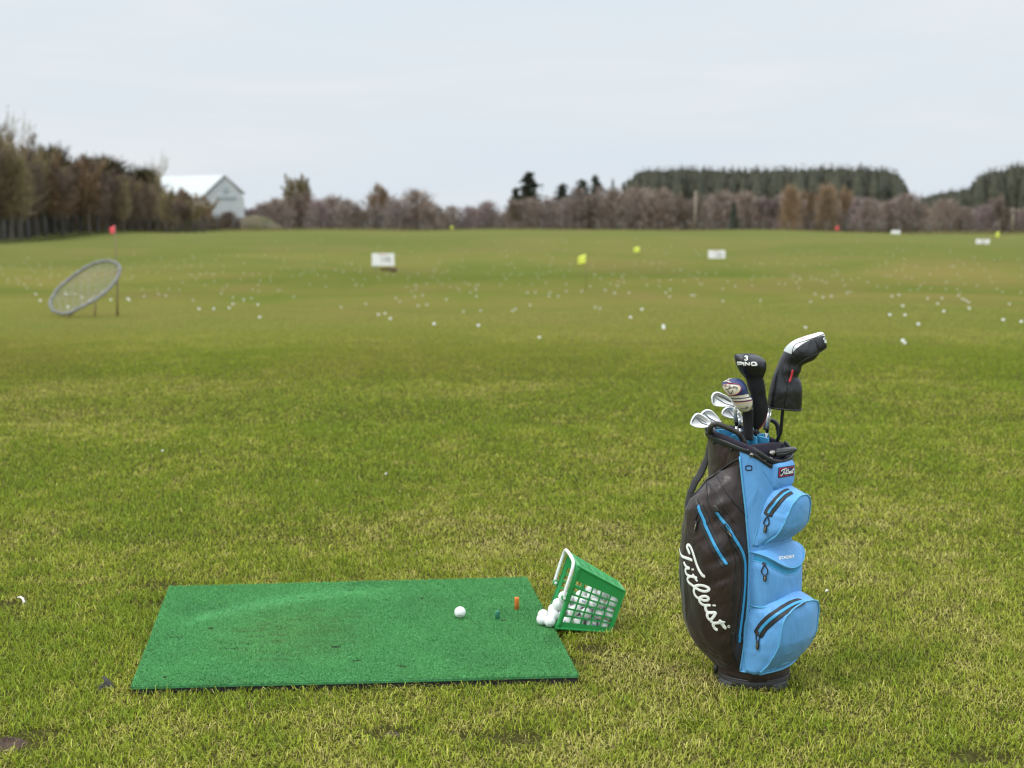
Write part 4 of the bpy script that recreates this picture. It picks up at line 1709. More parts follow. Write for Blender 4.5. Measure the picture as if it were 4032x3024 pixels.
# ---------------------------------------------------------------- litter in the grass
M_WHITE = simple('chipped_white', (.80, .80, .76), .6, var=.06)
M_SCRAP = simple('dark_scrap', (.045, .042, .040), .8, var=.4, nscale=60, bump=.4)
p = zpl(85, 2364, .022)
mb = MB()
mb.tube([p + Vector((-.017, .004, .010)), p + Vector((-.006, .004, .013)), p + Vector((.006, -.002, .008)), p + Vector((.013, -.008, -.004)), p + Vector((.008, -.010, -.010))], [.004, .0045, .005, .005, .003], 8, flat=.5)
tag(mb.build('plastic_scrap', M_WHITE), 'curved white plastic scrap lying in the grass near the left edge', 'litter')
k9 = zz(0, 2250, 2.144)
sp = zpl(*k9(885, 985), .004)
mb = MB()
A1, B1, C1, D1 = (vp(*k9(862, 893), sp.y), vp(*k9(905, 925), sp.y), vp(*k9(948, 990), sp.y - .004), vp(*k9(935, 995), sp.y - .006))
E1, F1, G1_ = vp(*k9(885, 985), sp.y - .01), vp(*k9(825, 1005), sp.y - .022), vp(*k9(838, 965), sp.y - .012)
H1 = vp(*k9(885, 935), sp.y - .004)
T_ = Vector((.004, .010, .002))
top_ = [A1, B1, C1, D1, E1, F1, G1_, H1]
mb.loft([top_, [q + T_ for q in top_]])
tag(mb.build('rubber_scrap', M_SCRAP, smooth=False), 'dark folded rubber scrap lying in the grass left of the mat', 'litter')
for (px_, py_, lab) in ((3256, 2327, 'tiny white tee chip in the grass right of the blue bag'), (640, 1775, 'tiny white speck of broken tee in the open grass left of centre'), (1520, 1866, 'tiny white speck of broken tee in the open grass near the middle')):
    p = zpl(px_, py_, .018)
    mb = MB()
    mb.tube([p + Vector((-.006, 0, -.004)), p + Vector((.001, .002, .003)), p + Vector((.006, 0, 0))], [.003, .0055, .003], 7)
    tag(mb.build('broken_tee', M_WHITE), lab, 'tee')
M_SOIL = simple('bare_soil', (.060, .036, .024), 1., var=.5, nscale=40, bump=.8, bscale=70)
for (px_, py_, w_, h_, lab) in ((35, 2937, .055, .026, 'scrape of bare dark soil at the lower left corner'), (1545, 2893, .030, .008, 'small bare soil mark in front of the mat')):
    p = zpl(px_, py_, 0)
    mb = MB()
    rr_ = random.Random(int(px_))
    rings = []
    for i in range(6):
        f_ = 1 - i / 5.5
        rings.append([Vector((p.x + math.cos(q * .449) * w_ * f_ * rr_.uniform(.8, 1.2), p.y + math.sin(q * .449) * w_ * 1.1 * f_ * rr_.uniform(.8, 1.2), -.004 + h_ * (1 - f_ * f_) * rr_.uniform(.5, 1.3))) for q in range(14)])
    mb.loft(rings)
    tag(mb.build('soil_patch', M_SOIL), kind='structure')

# ================================================================== golf bag
AZ = R(47)
bf_ = Vector((math.sin(AZ), -math.cos(AZ), 0))          # the way the pockets face
blt = Vector((-math.cos(AZ), -math.sin(AZ), 0))         # its brown side, towards the camera


def bx(a, b_, z):
    return BAG + bf_ * a + blt * b_ + Vector((-.028 * z / .8, 0, z))


def bpol(psi, r, z):
    return bx(r * math.cos(psi), r * math.sin(psi), z)


def cloth(name, col, rough=.55, fold=.35, weave=.25, var=.10, spec=.35, sheen=.1, fscale=9.):
    """woven nylon: a fine weave, soft creases and slight fading"""
    m, nt, out = new_mat(name)
    b = N(nt, 'ShaderNodeBsdfPrincipled')
    b.inputs['Roughness'].default_value = rough
    b.inputs['Specular IOR Level'].default_value = spec
    b.inputs['Sheen Weight'].default_value = sheen
    tc = N(nt, 'ShaderNodeTexCoord')
    n = N(nt, 'ShaderNodeTexNoise', Scale=14.0, Detail=6.0, Roughness=.65)
    L(nt, tc.outputs['Object'], n.inputs['Vector'])
    r = ramp(nt, n.outputs['Fac'], [(.3, tuple(c * (1 - var) for c in col)), (.7, tuple(min(1, c * (1 + var)) for c in col))])
    L(nt, r.outputs['Color'], b.inputs['Base Color'])
    mp_ = N(nt, 'ShaderNodeMapping')
    mp_.inputs['Scale'].default_value = (1, 1, .45)
    mp_.inputs['Rotation'].default_value = (.3, .5, .2)
    L(nt, tc.outputs['Object'], mp_.inputs['Vector'])
    f = N(nt, 'ShaderNodeTexNoise', Scale=fscale, Detail=3.0, Roughness=.5, Distortion=1.2)
    L(nt, mp_.outputs['Vector'], f.inputs['Vector'])
    b1 = N(nt, 'ShaderNodeBump', Strength=fold, Distance=.02)
    L(nt, f.outputs['Fac'], b1.inputs['Height'])
    wv = N(nt, 'ShaderNodeTexNoise', Scale=700.0, Detail=1.0)
    L(nt, tc.outputs['Object'], wv.inputs['Vector'])
    b2 = N(nt, 'ShaderNodeBump', Strength=weave, Distance=.0006)
    L(nt, wv.outputs['Fac'], b2.inputs['Height'])
    L(nt, b1.outputs['Normal'], b2.inputs['Normal'])
    L(nt, b2.outputs['Normal'], b.inputs['Normal'])
    L(nt, b.outputs['BSDF'], out.inputs['Surface'])
    return m


M_BROWN = cloth('brown_nylon', (.024, .0132, .0114), .42, 1.0, .25, .25, .5)
M_BLUE = cloth('sky_blue_nylon', (.115, .335, .66), .55, .75, .25, .08, .35)
M_BLUED = cloth('blue_seam_cord', (.110, .40, .66), .45, .0, .2, .05)
M_CYAN = simple('blue_rubber_zip', (.045, .31, .58), .28, var=.06, nscale=60)
M_TAPE = simple('black_zip_tape', (.018, .018, .020), .6, var=.25, nscale=90, bump=.3, bscale=600)
M_BLACK = simple('black_moulding', (.017, .018, .018), .42, var=.3, nscale=40, bump=.2, bscale=300)
M_HANDLE = simple('scuffed_black_rubber', (.040, .036, .032), .55, var=.5, nscale=45, bump=.5, bscale=110)
M_FLEECE = simple('dark_violet_fleece', (.022, .017, .030), .95, var=.3, nscale=120, bump=.6, bscale=400)
M_STRAP = cloth('grey_strap_webbing', (.050, .048, .052), .7, .2, .4, .12)
M_LOGO = simple('white_print', (.80, .82, .76), .55, var=.03)
M_RED = simple('red_thread', (.50, .030, .045), .6, var=.1)
M_NAVY = simple('navy_thread', (.014, .018, .055), .7, var=.15)
M_METAL = simple('dark_metal', (.30, .27, .25), .3, metal=1., var=.2, nscale=50)
M_BRASS = simple('worn_brass_tab', (.42, .36, .24), .38, metal=.8, var=.3, nscale=90)

bag = empty('golf_bag', BAG, 'upright golf bag with dark brown sides and sky blue front pockets', 'golf bag')
SURF = MB()                                            # all outer cloth, used to lay print, zips and seams on it

_zr = [(-180, .845), (-135, .83), (-90, .802), (-60, .785), (-35, .766), (0, .757), (28, .768), (45, .797), (60, .816), (90, .836), (137, .852), (180, .845)]


def zr(psi):
    d_ = (math.degrees(psi) + 180) % 360 - 180
    return float(np.interp(d_, [a for a, b in _zr], [b for a, b in _zr]))


def rb(psi, z):
    c, s_ = abs(math.cos(psi)), abs(math.sin(psi))
    p = 2.5
    base = .119 + .008 * float(sstep((z - .06) / .7))
    return base / (c ** p + s_ ** p) ** (1 / p) * .985


_az = [(.058, .0), (.070, .011), (.095, .034), (.126, .064), (.162, .086), (.209, .098), (.258, .102), (.382, .103), (.444, .102), (.506, .093), (.568, .084), (.607, .066), (.64, .033), (.67, .010), (.695, .002), (.72, 0), (.9, 0)]


def seam_at(z):
    """where the brown side meets the blue front (degrees from the front)"""
    return float(np.interp(z, [.066, .15, .30, .45, .60, .78], [74, 68, 61, 58, 62, 69]))


def bulge(psi, z):
    d_ = abs((math.degrees(psi) + 180) % 360 - 180)
    side_ = 1. if math.sin(psi) > 0 else .80
    zt = float(np.interp(d_, [69, 104, 137, 186], [.748, .712, .67, .60]))
    A = float(np.interp(z + (.67 - zt) * float(sstep((z - .35) / .25)), [a for a, b in _az], [b for a, b in _az]))
    S = float(np.interp(d_ + (69 - seam_at(z)) * float(np.interp(d_, [70, 125], [1, 0])), [69, 72, 79, 90, 106, 124, 147, 166, 180], [0, .10, .42, .72, .90, 1, 1, .72, .30]))
    return A * S * side_


def folds(psi, z):
    """slack cloth of the big side pockets: long slanting folds, and short gathers along the front seam"""
    d_ = abs((math.degrees(psi) + 180) % 360 - 180)
    n1 = float(fbm(np.array([psi * 2.2 + z * 5.5]), np.array([z * 9. - psi * 2.6]), 81, 2)[0]) - .5
    n2 = float(fbm(np.array([psi * 2.]), np.array([z * 46. + psi * 5]), 83, 2)[0]) - .5
    return .016 * n1 + .011 * n2 * math.exp(-((d_ - 84) / 13) ** 2) + wrinkle(psi, z, .0014)


def wrinkle(psi, z, amp=.0016):
    return amp * (float(fbm(np.array([psi * 6.0]), np.array([z * 16.0 + psi * 2]), 71, 3)[0]) - .5) * 2


def polar_patch(name, p0, p1, zlo, zhi, rad, mat_, nu=40, nv=60, parent=bag, keep=True, th=.004):
    mb = MB()
    rows = []
    for j in range(nv + 1):
        row = []
        for i in range(nu + 1):
            z = .06 + .70 * j / nv
            for _ in range(3):
                q0, q1 = (p0(z) if callable(p0) else p0), (p1(z) if callable(p1) else p1)
                psi = R(q0 + (q1 - q0) * i / nu)
                a, b_ = zlo(psi), zhi(psi)
                z = a + (b_ - a) * j / nv
            row.append(bpol(psi, rad(psi, z), z))
        rows.append(row)
    mb.loft(rows, closed=False)
    o = mb.build(name, mat_, parent)
    if keep:
        SURF.add(mb.v, mb.f)
    return o, rows


# tube of the bag
mb = MB()
rows = []
for j in range(46):
    row = []
    for i in range(72):
        psi = 2 * math.pi * i / 72
        top = zr(psi) - .018
        z = .033 + (top - .033) * j / 45
        row.append(bpol(psi, rb(psi, z) + wrinkle(psi, z), z))
    rows.append(row)
mb.loft(rows, cap1=False)
mb.build('body', M_BROWN, bag)
SURF.add(mb.v, mb.f)
# inner lining, seen over the rim
mb = MB()
rows = []
for j in range(6):
    row = []
    for i in range(48):
        psi = 2 * math.pi * i / 48
        z = .60 + (zr(psi) - .012 - .60) * j / 5
        row.append(bpol(psi, rb(psi, .7) - .010, z))
    rows.append(row)
mb.loft([r_[::-1] for r_ in rows], cap1=False)
mb.build('lining', M_FLEECE, bag)

# big side pockets
for sgn in (1, -1):
    polar_patch('side_pocket', lambda z, sgn=sgn: (seam_at(z) - .5) * sgn, 188 * sgn, lambda p: .060, lambda p: float(np.interp(abs((math.degrees(p) + 180) % 360 - 180), [69, 104, 137, 186], [.750, .715, .674, .61])), lambda p, z: rb(p, z) + .0022 + bulge(p, z) + folds(p, z) * min(1, bulge(p, z) / .04), M_BROWN, 64, 84)

# blue front panel
polar_patch('front_panel', lambda z: -seam_at(z) - 1, lambda z: seam_at(z), lambda p: .066, lambda p: zr(p) - .022, lambda p, z: rb(p, z) + .0042 + wrinkle(p, z, .001), M_BLUE, 44, 60)


def strip(pts, nrm, w, th=.0016, n=8, mb=None, m=0):
    """a flat rounded band lying on a surface"""
    mb = mb or MB()
    k_ = len(pts)
    rings = []
    for i in range(k_):
        t = (pts[min(i + 1, k_ - 1)] - pts[max(i - 1, 0)])
        t = t.normalized() if t.length > 1e-9 else Vector((0, 0, 1))
        nn = nrm[i] - t * nrm[i].dot(t)
        nn.normalize()
        s_ = t.cross(nn)
        ww = (w[i] if isinstance(w, (list, tuple)) else w) / 2
        if i in (0, k_ - 1):
            ww *= .55
        elif i in (1, k_ - 2):
            ww *= .9
        rings.append([pts[i] + s_ * (math.copysign(abs(math.cos(a)) ** .6, math.cos(a)) * ww) + nn * (math.copysign(abs(math.sin(a)) ** .7, math.sin(a)) * th / 2) for a in [2 * math.pi * q / n for q in range(n)]])
    mb.loft(rings)
    return mb


def body_a(b_):
    """how far the cloth stands out at a sideways distance b_ from the middle of the front"""
    b_ = min(.121, abs(b_))
    ps = 0.
    for _ in range(12):
        ps = math.asin(min(.98, b_ / (rb(ps, .35) + .0042)))
    return (rb(ps, .35) + .0042) * math.cos(ps)


# ---- pockets standing off the front: D-shaped face, gusset all round
def dpocket(name, outl, face_sc, Dtab, curv, zbot, ztop_face, parent=bag):
    """outl: half outline [(b, z)...] at the panel from bottom corner to top centre"""
    half = [Vector((b_, z, 0)) for b_, z in outl]
    loop = [p for p in half] + [Vector((-p.x, p.y, 0)) for p in half[-2::-1]]
    pts = [Vector(q) for q in catmull([tuple(p) for p in loop], 6)]
    # close along the bottom
    nb = 10
    b0, b1 = pts[-1], pts[0]
    pts += [b0.lerp(b1, i / nb) for i in range(1, nb)]
    zc = sum(p.y for p in pts) / len(pts)

    def D(z, b_, hw):
        return float(np.interp(z, [q[0] for q in Dtab], [q[1] for q in Dtab])) + curv * (1 - min(1, (b_ / hw) ** 2))
    hwm = max(abs(p.x) for p in pts)
    zlo0, zhi0 = min(p.y for p in pts), max(p.y for p in pts)

    def facept(p, sc):
        fz = zbot + (p.y - zlo0) / (zhi0 - zlo0) * (ztop_face - zbot)
        zc2 = (zbot + ztop_face) / 2
        return p.x * face_sc * sc, zc2 + (fz - zc2) * sc
    rings = []
    G = [0, .12, .3, .5, .7, .86, .95, 1.0]
    for g_ in G:
        ring = []
        for p in pts:
            fb, fz = facept(p, 1)
            bb = p.x + (fb - p.x) * g_
            z = p.y + (fz - p.y) * g_
            a0 = body_a(bb) - .005
            a1 = D(fz, fb, hwm * face_sc)
            a = a0 + (a1 - a0) * g_
            puff = 1 + .045 * math.sin(math.pi * min(1, g_ * 1.05))
            zm = (zbot + ztop_face) / 2
            w_ = (.0012 + .0026 * abs(2 * g_ - 1)) * (float(fbm(np.array([p.x * 70 + g_ * 2]), np.array([z * 95. + p.x * 40]), 5, 2)[0]) - .5) * 2
            ring.append(bx(a, bb * puff + w_ * (1 if bb > 0 else -1), zm + (z - zm) * (1 + (puff - 1) * .5) + w_ * .4))
        rings.append(ring)
    edge = rings[-1]
    for sc in (.97, .9, .78, .6, .4, .2, .02):
        ring = []
        for p in pts:
            fb, fz = facept(p, sc)
            e_b, e_z = facept(p, 1)
            a1 = D(e_z, e_b, hwm * face_sc)
            a1b = D(fz, fb, hwm * face_sc)
            a = a1b if sc < .9 else (a1 + a1b) / 2
            ring.append(bx(a + .006 * (1 - sc ** 2), fb, fz))
        rings.append(ring)
    mb = MB()
    mb.loft(rings, cap0=False)
    o = mb.build(name, M_BLUE, parent)
    SURF.add(mb.v, mb.f)
    # seam cord round the face and along the panel
    c = MB()
    n_ = len(edge)
    out_ = [(e - bx(0, 0, e.z - BAG.z)).normalized() for e in edge]
    c.tube([e + u * .0012 for e, u in zip(edge, out_)], .0028, 8, closed=True)
    back = [bx(*_ab(p.x, .0015), p.y) for p in pts[:len(pts) - nb + 1]]
    c.tube(back, .0024, 8)
    c.build('piping', M_BLUED, o)
    return o


def _ab(b_, off):
    return body_a(b_) + off + .001, b_


up_pocket = dpocket('upper_pocket', [(.107, .487), (.100, .530), (.090, .590), (.072, .645), (.042, .672), (0, .682)], .80,
                    [(.487, .100), (.497, .112), (.524, .145), (.549, .164), (.581, .173), (.611, .178), (.640, .181), (.66, .176)], .022, .487, .654)
low_pocket = dpocket('lower_pocket', [(.117, .068), (.119, .15), (.118, .235), (.108, .292), (.072, .324), (0, .338)], .94,
                     [(.066, .098), (.078, .108), (.1025, .130), (.136, .155), (.18, .177), (.221, .183), (.254, .187), (.284, .190), (.31, .184)], .022, .068, .308)


def upl(hw, D_, zfun, p=.62, n=33, a0=.07):
    """open U-shaped plan curve across the front"""
    pts = []
    for i in range(n):
        t = math.pi * i / (n - 1)
        c_, s_ = math.cos(t), math.sin(t)
        b_ = hw * math.copysign(abs(c_) ** .72, c_)
        a = a0 + (D_ - a0) * s_ ** p
        zq = zfun(b_)
        a += .0022 * (float(fbm(np.array([b_ * 45 + zq * 18]), np.array([zq * 38.]), 13, 3)[0]) - .5) * 2 * s_
        pts.append(bx(a, b_, zq))
    return pts


# middle pocket with its overhanging lid
ze = lambda b_: .411 + .036 * (b_ / .09) ** 2
mrings = []
for (t, D_, hw) in ((0, .146, .110), (.06, .151, .111), (.2, .157, .111), (.5, .160, .110), (.8, .161, .108), (.97, .161, .107), (1.0, .158, .104)):
    mrings.append(upl(hw, D_, lambda b_, t=t: .292 + (ze(b_) - .020 - .292) * t))
mb = MB()
mb.loft(mrings, closed=False)
mid = mb.build('middle_pocket', M_BLUE, bag)
SURF.add(mb.v, mb.f)
mb = MB()
mb.loft([upl(.105, .1585, lambda b_, t=t: ze(b_) - .022 + .021 * t) for t in (0, .5, 1)], closed=False)
mb.build('zip_band', M_CYAN, mid)
SURF.add(mb.v, mb.f)
mb = MB()
lr = [upl(.106, .1625, lambda b_: ze(b_) - .004), upl(.109, .168, lambda b_: ze(b_) - .001), upl(.109, .1685, lambda b_: ze(b_) + .004), upl(.1065, .1645, lambda b_: ze(b_) + .008)]
for t in (.15, .35, .55, .75, .9, 1.0):
    zt_ = lambda b_, t=t: (ze(b_) + .008) + (.492 - .018 * abs(b_) / .09 - ze(b_) - .008) * (t ** .85)
    lr.append(upl(.1065 - .006 * t, .1645 - (.1645 - .122) * t, zt_, a0=.07))
mb.loft(lr, closed=False)
lid = mb.build('pocket_lid', M_BLUE, mid)
SURF.add(mb.v, mb.f)
c = MB()
c.tube(upl(.1105, .1700, lambda b_: ze(b_) + .002), .0021, 8)
c.tube(upl(.1065, .1610, lambda b_: ze(b_) - .0225), .0016, 8)
c.tube(upl(.112, .152, lambda b_: .297 + .012 * (1 - (b_ / .09) ** 2)), .0022, 8)
c.build('piping', M_BLUED, mid)

# upright block that carries the small badge
mb = MB()
blk = []
for (z, D_, hw) in ((.660, .116, .050), (.668, .138, .055), (.685, .147, .058), (.712, .150, .059), (.738, .149, .059), (.748, .146, .058), (.753, .138, .055), (.755, .115, .05)):
    blk.append(upl(hw, D_, lambda b_, z=z: z, p=.34, a0=.085))
mb.loft(blk, closed=False)
block = mb.build('badge_panel', M_BLUE, bag)
SURF.add(mb.v, mb.f)

# foot
foot = MB()
fr = []
for (z, r_) in ((-.004, .119), (.004, .123), (.014, .1245), (.024, .1235), (.031, .122), (.034, .1205), (.036, .120), (.036, .112)):
    fr.append([BAG + Vector((r_ * math.cos(q * .1309), r_ * math.sin(q * .1309), z)) for q in range(48)])
foot.loft(fr)
base = foot.build('base', M_BLACK, bag)
mb = MB()
mb.tube([BAG + Vector((.1215 * math.cos(q * .1309), .1215 * math.sin(q * .1309), .0355)) for q in range(48)], .0028, 8, closed=True)
mb.build('seam_ring', M_HANDLE, base)
M_PAD2 = simple('grey_foot_pad', (.055, .058, .062), .6, var=.2)
for (a0_, a1_) in ((-158, -132), (-68, -36), (40, 70), (120, 150)):
    mb = MB()
    sec_ = []
    for q in range(11):
        a = R(a0_ + (a1_ - a0_) * q / 10)
        d_ = Vector((math.cos(a), math.sin(a), 0))
        sec_.append([BAG + d_ * .1225 + Vector((0, 0, -.003)), BAG + d_ * .1285 + Vector((0, 0, -.002)), BAG + d_ * .1275 + Vector((0, 0, .020)), BAG + d_ * .1225 + Vector((0, 0, .023))])
    mb.loft(sec_)
    mb.build('foot_pad', M_PAD2, base, smooth=False)

# rim: violet fleece collar over a dark moulded band
ncol = 96
prof = [(-.006, -.018), (.0035, -.018), (.0068, -.014), (.0074, -.009), (.005, -.002), (-.001, .001), (-.008, -.001), (-.011, -.010), (-.010, -.03)]
rings = []
for i in range(ncol):
    psi = 2 * math.pi * i / ncol
    rings.append([bpol(psi, rb(psi, .78) + dr_, zr(psi) + dz_) for dr_, dz_ in prof])
mb = MB()
rings.append(rings[0])
mb.loft([r_[::-1] for r_ in rings], cap0=False, cap1=False)
collar = mb.build('collar', M_FLEECE, bag)
SURF.add(mb.v, mb.f)
prof = [(.001, -.030), (.0065, -.030), (.0078, -.028), (.0082, -.024), (.0086, -.018), (.0070, -.014), (.002, -.015)]
rings = []
for i in range(ncol + 1):
    psi = 2 * math.pi * i / ncol
    k_ = 1 - .45 * math.exp(-((math.degrees(psi) + 180) % 360 - 180) ** 2 / 900)
    rings.append([bpol(psi, rb(psi, .76) + dr_, zr(psi) + dz_) for dr_, dz_ in prof])
mb = MB()
mb.loft([r_[::-1] for r_ in rings], cap0=False, cap1=False)
trim = mb.build('rim_trim', M_BLACK, bag)
SURF.add(mb.v, mb.f)
# moulded lip of the putter well
mb = MB()
lipc = [(-62, .000, .792), (-48, .002, .778), (-28, .007, .760), (0, .010, .753), (20, .010, .757), (33, .009, .771), (44, .005, .790), (52, -.004, .802)]
lp_ = catmull([(a, r_, z) for a, r_, z in lipc], 6)
mb.tube([bpol(R(a), rb(R(a), .75) + r_, z) for a, r_, z in lp_], .0038, 12, flat=2.0)
mb.build('putter_lip', M_BLACK, bag)
SURF.add(mb.v, mb.f)
# wall between the putter well and the main mouth
mb = MB()
rows = []
for i in range(21):
    t = i / 20
    b_ = .112 - .224 * t
    a = .048 + .020 * math.sin(math.pi * t)
    zt_ = .806 - .014 * t + .006 * math.sin(math.pi * t)
    rows.append([bx(a + .009, b_, .66), bx(a + .009, b_, zt_ - .006), bx(a + .004, b_, zt_), bx(a - .004, b_, zt_), bx(a - .009, b_, zt_ - .006), bx(a - .009, b_, .66)])
mb.loft(rows)
mb.build('well_wall', M_FLEECE, bag)
# dividers inside the mouth
M_DIVB = cloth('blue_divider', (.05, .30, .52), .6, .1, .2, .06)
div = MB()
for (p0, p1, z0, z1) in (((-.105, .035), (.045, .030), .70, .826), ((-.105, -.035), (.045, -.040), .70, .812), ((-.055, .105), (-.050, -.105), .70, .828), ((.0, .105), (.0, -.105), .70, .816)):
    a, b_ = bx(p0[0], p0[1], z0), bx(p1[0], p1[1], z0)
    d_ = (b_ - a)
    s_ = Vector((-d_.y, d_.x, 0)).normalized() * .0045
    h0, h1 = Vector((0, 0, z1 - z0 + .02)), Vector((0, 0, z1 - z0))
    div.add([a - s_, a + s_, b_ + s_, b_ - s_, a - s_ + h0, a + s_ + h0, b_ + s_ + h1, b_ - s_ + h1], [(0, 1, 5, 4), (1, 2, 6, 5), (2, 3, 7, 6), (3, 0, 4, 7), (4, 5, 6, 7)])
div.build('divider', M_DIVB, bag, smooth=False)
for (p0, p1, z) in (((-.055, .03), (-.050, -.06), .838), ((.0, .06), (.0, -.05), .832)):
    mb = MB()
    a, b_ = bx(p0[0], p0[1], z), bx(p1[0], p1[1], z - .004)
    mb.tube([a, a.lerp(b_, .5) + Vector((0, 0, .004)), b_], .0085, 8)
    mb.build('divider_pad', M_FLEECE, bag)
mb = MB()
mb.loft([[bpol(2 * math.pi * i / 40, .112, .69) for i in range(40)], [bpol(2 * math.pi * i / 40, .001, .69) for i in range(40)]])
mb.build('inner_floor', M_TAPE, bag, smooth=False)

# handles on the rim
k5 = zz(2660, 1540, 6.38)
hy = (bpol(R(105), .13, .8)).y
pts = [vp(*k5(a, b_), hy + dy) for a, b_, dy in ((855, 1050, .02), (862, 985, .0), (885, 905, -.012), (950, 840, -.018), (1060, 822, -.02), (1200, 880, -.022), (1400, 965, -.022), (1550, 1045, -.02), (1640, 1140, -.014), (1700, 1250, -.008), (1760, 1330, 0))]
mb = MB()
cl = [Vector(q) for q in catmull([tuple(p) for p in pts], 6)]
mb.tube(cl, [.0088 if 6 < i < len(cl) - 8 else .0098 for i in range(len(cl))], 12, flat=.85)
mb.build('grab_handle', M_HANDLE, bag)
k7 = zz(2940, 1540, 4.608)
hb = bpol(R(-88), .13, .8).y + .01
pts = [vp(*k7(a, b_), hb) for a, b_ in ((330, 700), (355, 600), (400, 535), (450, 530), (520, 565), (560, 640), (575, 720), (580, 800))]
mb = MB()
mb.tube([Vector(q) for q in catmull([tuple(p) for p in pts], 6)], .0095, 10, flat=.8)
mb.build('grab_handle', M_BLACK, bag)

# shoulder strap hanging at the back left
k2 = zz(2600, 1800, 2.765)
sy = BAG.y + .055
cen_ = [(515, -10, 60), (478, 90, 78), (432, 190, 82), (385, 262, 82), (352, 330, 80), (318, 420, 70), (292, 520, 60)]
mb = MB()
P_ = catmull([(a, b_, w_) for a, b_, w_ in cen_], 6)
S0_, S1_ = bx(-.112, .060, .80), bx(-.150, .135, .47)
pp_ = [vp(*k2(a, b_), sy + .03 * i / len(P_)) for i, (a, b_, w_) in enumerate(P_)]
pf_ = [S0_, S0_.lerp(pp_[0], .5)] + pp_ + [pp_[-1].lerp(S1_, .5), S1_]
wf_ = [w_ / 2.765 / 1185 for a, b_, w_ in P_]
strip(pf_, [Vector((-.55, -.75, .3))] * len(pf_), [wf_[0]] * 2 + wf_ + [wf_[-1]] * 2, .010, 12, mb)
strap = mb.build('strap', M_STRAP, bag)
for t_ in (.46, .74):
    i = int(len(pp_) * t_)
    mb = MB()
    t = (pp_[i + 1] - pp_[i - 1]).normalized()
    s_ = t.cross(Vector((-.55, -.75, .3)).normalized())
    mb.tube([pp_[i] - s_ * .015 + Vector((-.003, -.005, 0)), pp_[i] + Vector((-.004, -.0065, 0)), pp_[i] + s_ * .015 + Vector((-.003, -.005, 0))], .0014, 6)
    mb.build('stitching', M_HANDLE, strap)

# ---------------------------------------------------------------- everything printed, sewn or zipped onto the cloth
BV = SURF.bvh()


def lay(px, py):
    """point and outward normal of the bag's cloth on that line of sight"""
    d = ray(px, py)
    h, n_, i_, t_ = BV.ray_cast(CAM, d.normalized(), 20)
    if h is None:
        return None, None
    if n_.dot(d) > 0:
        n_ = -n_
    return h, n_


def lay_line(pts, kz, per=5, off=.001):
    P_, N_ = [], []
    last = None
    for q in catmull(pts, per):
        h, n_ = lay(*kz(q[0], q[1]))
        if h is None or (last is not None and (h - last).length > .03):
            continue
        P_.append(h + n_ * off)
        N_.append(n_)
        last = h
    for _ in range(2):                                   # calm the normals
        N_ = [(N_[max(0, i - 1)] + N_[i] * 2 + N_[min(len(N_) - 1, i + 1)]).normalized() for i in range(len(N_))]
    return P_, N_


kA = zz(2660, 2060, 6.913)
kB = zz(2640, 1780, 5.925)
kC = zz(2660, 2270, 6.913)
k3 = zz(2600, 2200, 2.765)
k1 = zz(2600, 1250, 2.765)
kD = zz(2930, 1860, 5.927)
ident = lambda x, y: (x, y)
to = lambda kz, pts: [kz(a, b_) for a, b_ in pts]

# big script wordmark down the side pocket
W1 = to(kA, [(398, 850), (355, 750), (318, 660), (325, 605), (372, 598), (420, 660), (470, 780), (520, 940), (570, 1100), (630, 1250), (700, 1375), (760, 1440), (808, 1445)])
W2 = to(kA, [(112, 600), (115, 700), (132, 800), (158, 870), (205, 915), (300, 950), (400, 985), (462, 1022)])
W3 = to(kA, [(228, 1050), (250, 1110), (292, 1180), (345, 1208), (395, 1232)])
W4 = to(kA, [(395, 1235), (310, 1228), (275, 1270), (283, 1345), (325, 1410), (400, 1445), (490, 1462), (595, 1492)])
W5 = to(kA, [(470, 1385), (520, 1470), (560, 1535), (602, 1585)])
W6 = to(kA, [(400, 1450), (345, 1480), (328, 1540)]) + to(kC, [(332, 105), (372, 172), (440, 222), (508, 275), (570, 250), (680, 238), (800, 262), (895, 310), (918, 355), (860, 398), (760, 402), (650, 368), (560, 318), (512, 340), (505, 420), (532, 500), (590, 568), (652, 590), (700, 555), (790, 535), (872, 560), (902, 608), (862, 648), (770, 652), (690, 620), (652, 645), (672, 700), (722, 752), (790, 782), (860, 782), (965, 785)])
W7 = to(kC, [(830, 790), (818, 860), (836, 920), (872, 970), (960, 985), (1085, 985), (1062, 1050), (1015, 1120), (950, 1180), (900, 1145), (868, 1090), (868, 1020), (900, 985)])
W8 = to(kC, [(945, 1180), (1000, 1245), (1062, 1268), (1200, 1258), (1348, 1238)])
W9 = to(kC, [(1188, 1178), (1270, 1290), (1370, 1432)])
W10 = to(kC, [(1050, 1268), (1028, 1320), (1060, 1395), (1105, 1438), (1148, 1450)])
WD = [to(kA, [(470, 1238), (472, 1262), (474, 1285)]), to(kC, [(1052, 765), (1054, 788), (1056, 808)])]
WX = to(kA, [(128, 40), (112, 160), (96, 300), (88, 420), (92, 520)])
logo = MB()
for W_, w_ in ((W1, .0100), (W2, .0098), (W3, .0088), (W4, .0092), (W5, .0080), (W6, .0092), (W7, .0098), (W8, .0100), (W9, .0112), (W10, .0104), (WD[0], .0112), (WD[1], .0122), (WX, .0070)):
    P_, N_ = lay_line(W_, ident, 5, .0009)
    if len(P_) > 2:
        strip(P_, N_, w_, .0012, 8, logo)
P_, N_ = lay_line(to(kC, [(1447 + 34 * math.cos(q * .5236), 1363 + 34 * math.sin(q * .5236)) for q in range(13)]), ident, 2, .0009)
strip(P_, N_, .0014, .001, 6, logo)
P_, N_ = lay_line(to(kC, [(1447 + 11 * math.cos(q * .7), 1363 + 13 * math.sin(q * .7)) for q in range(9)]), ident, 2, .0009)
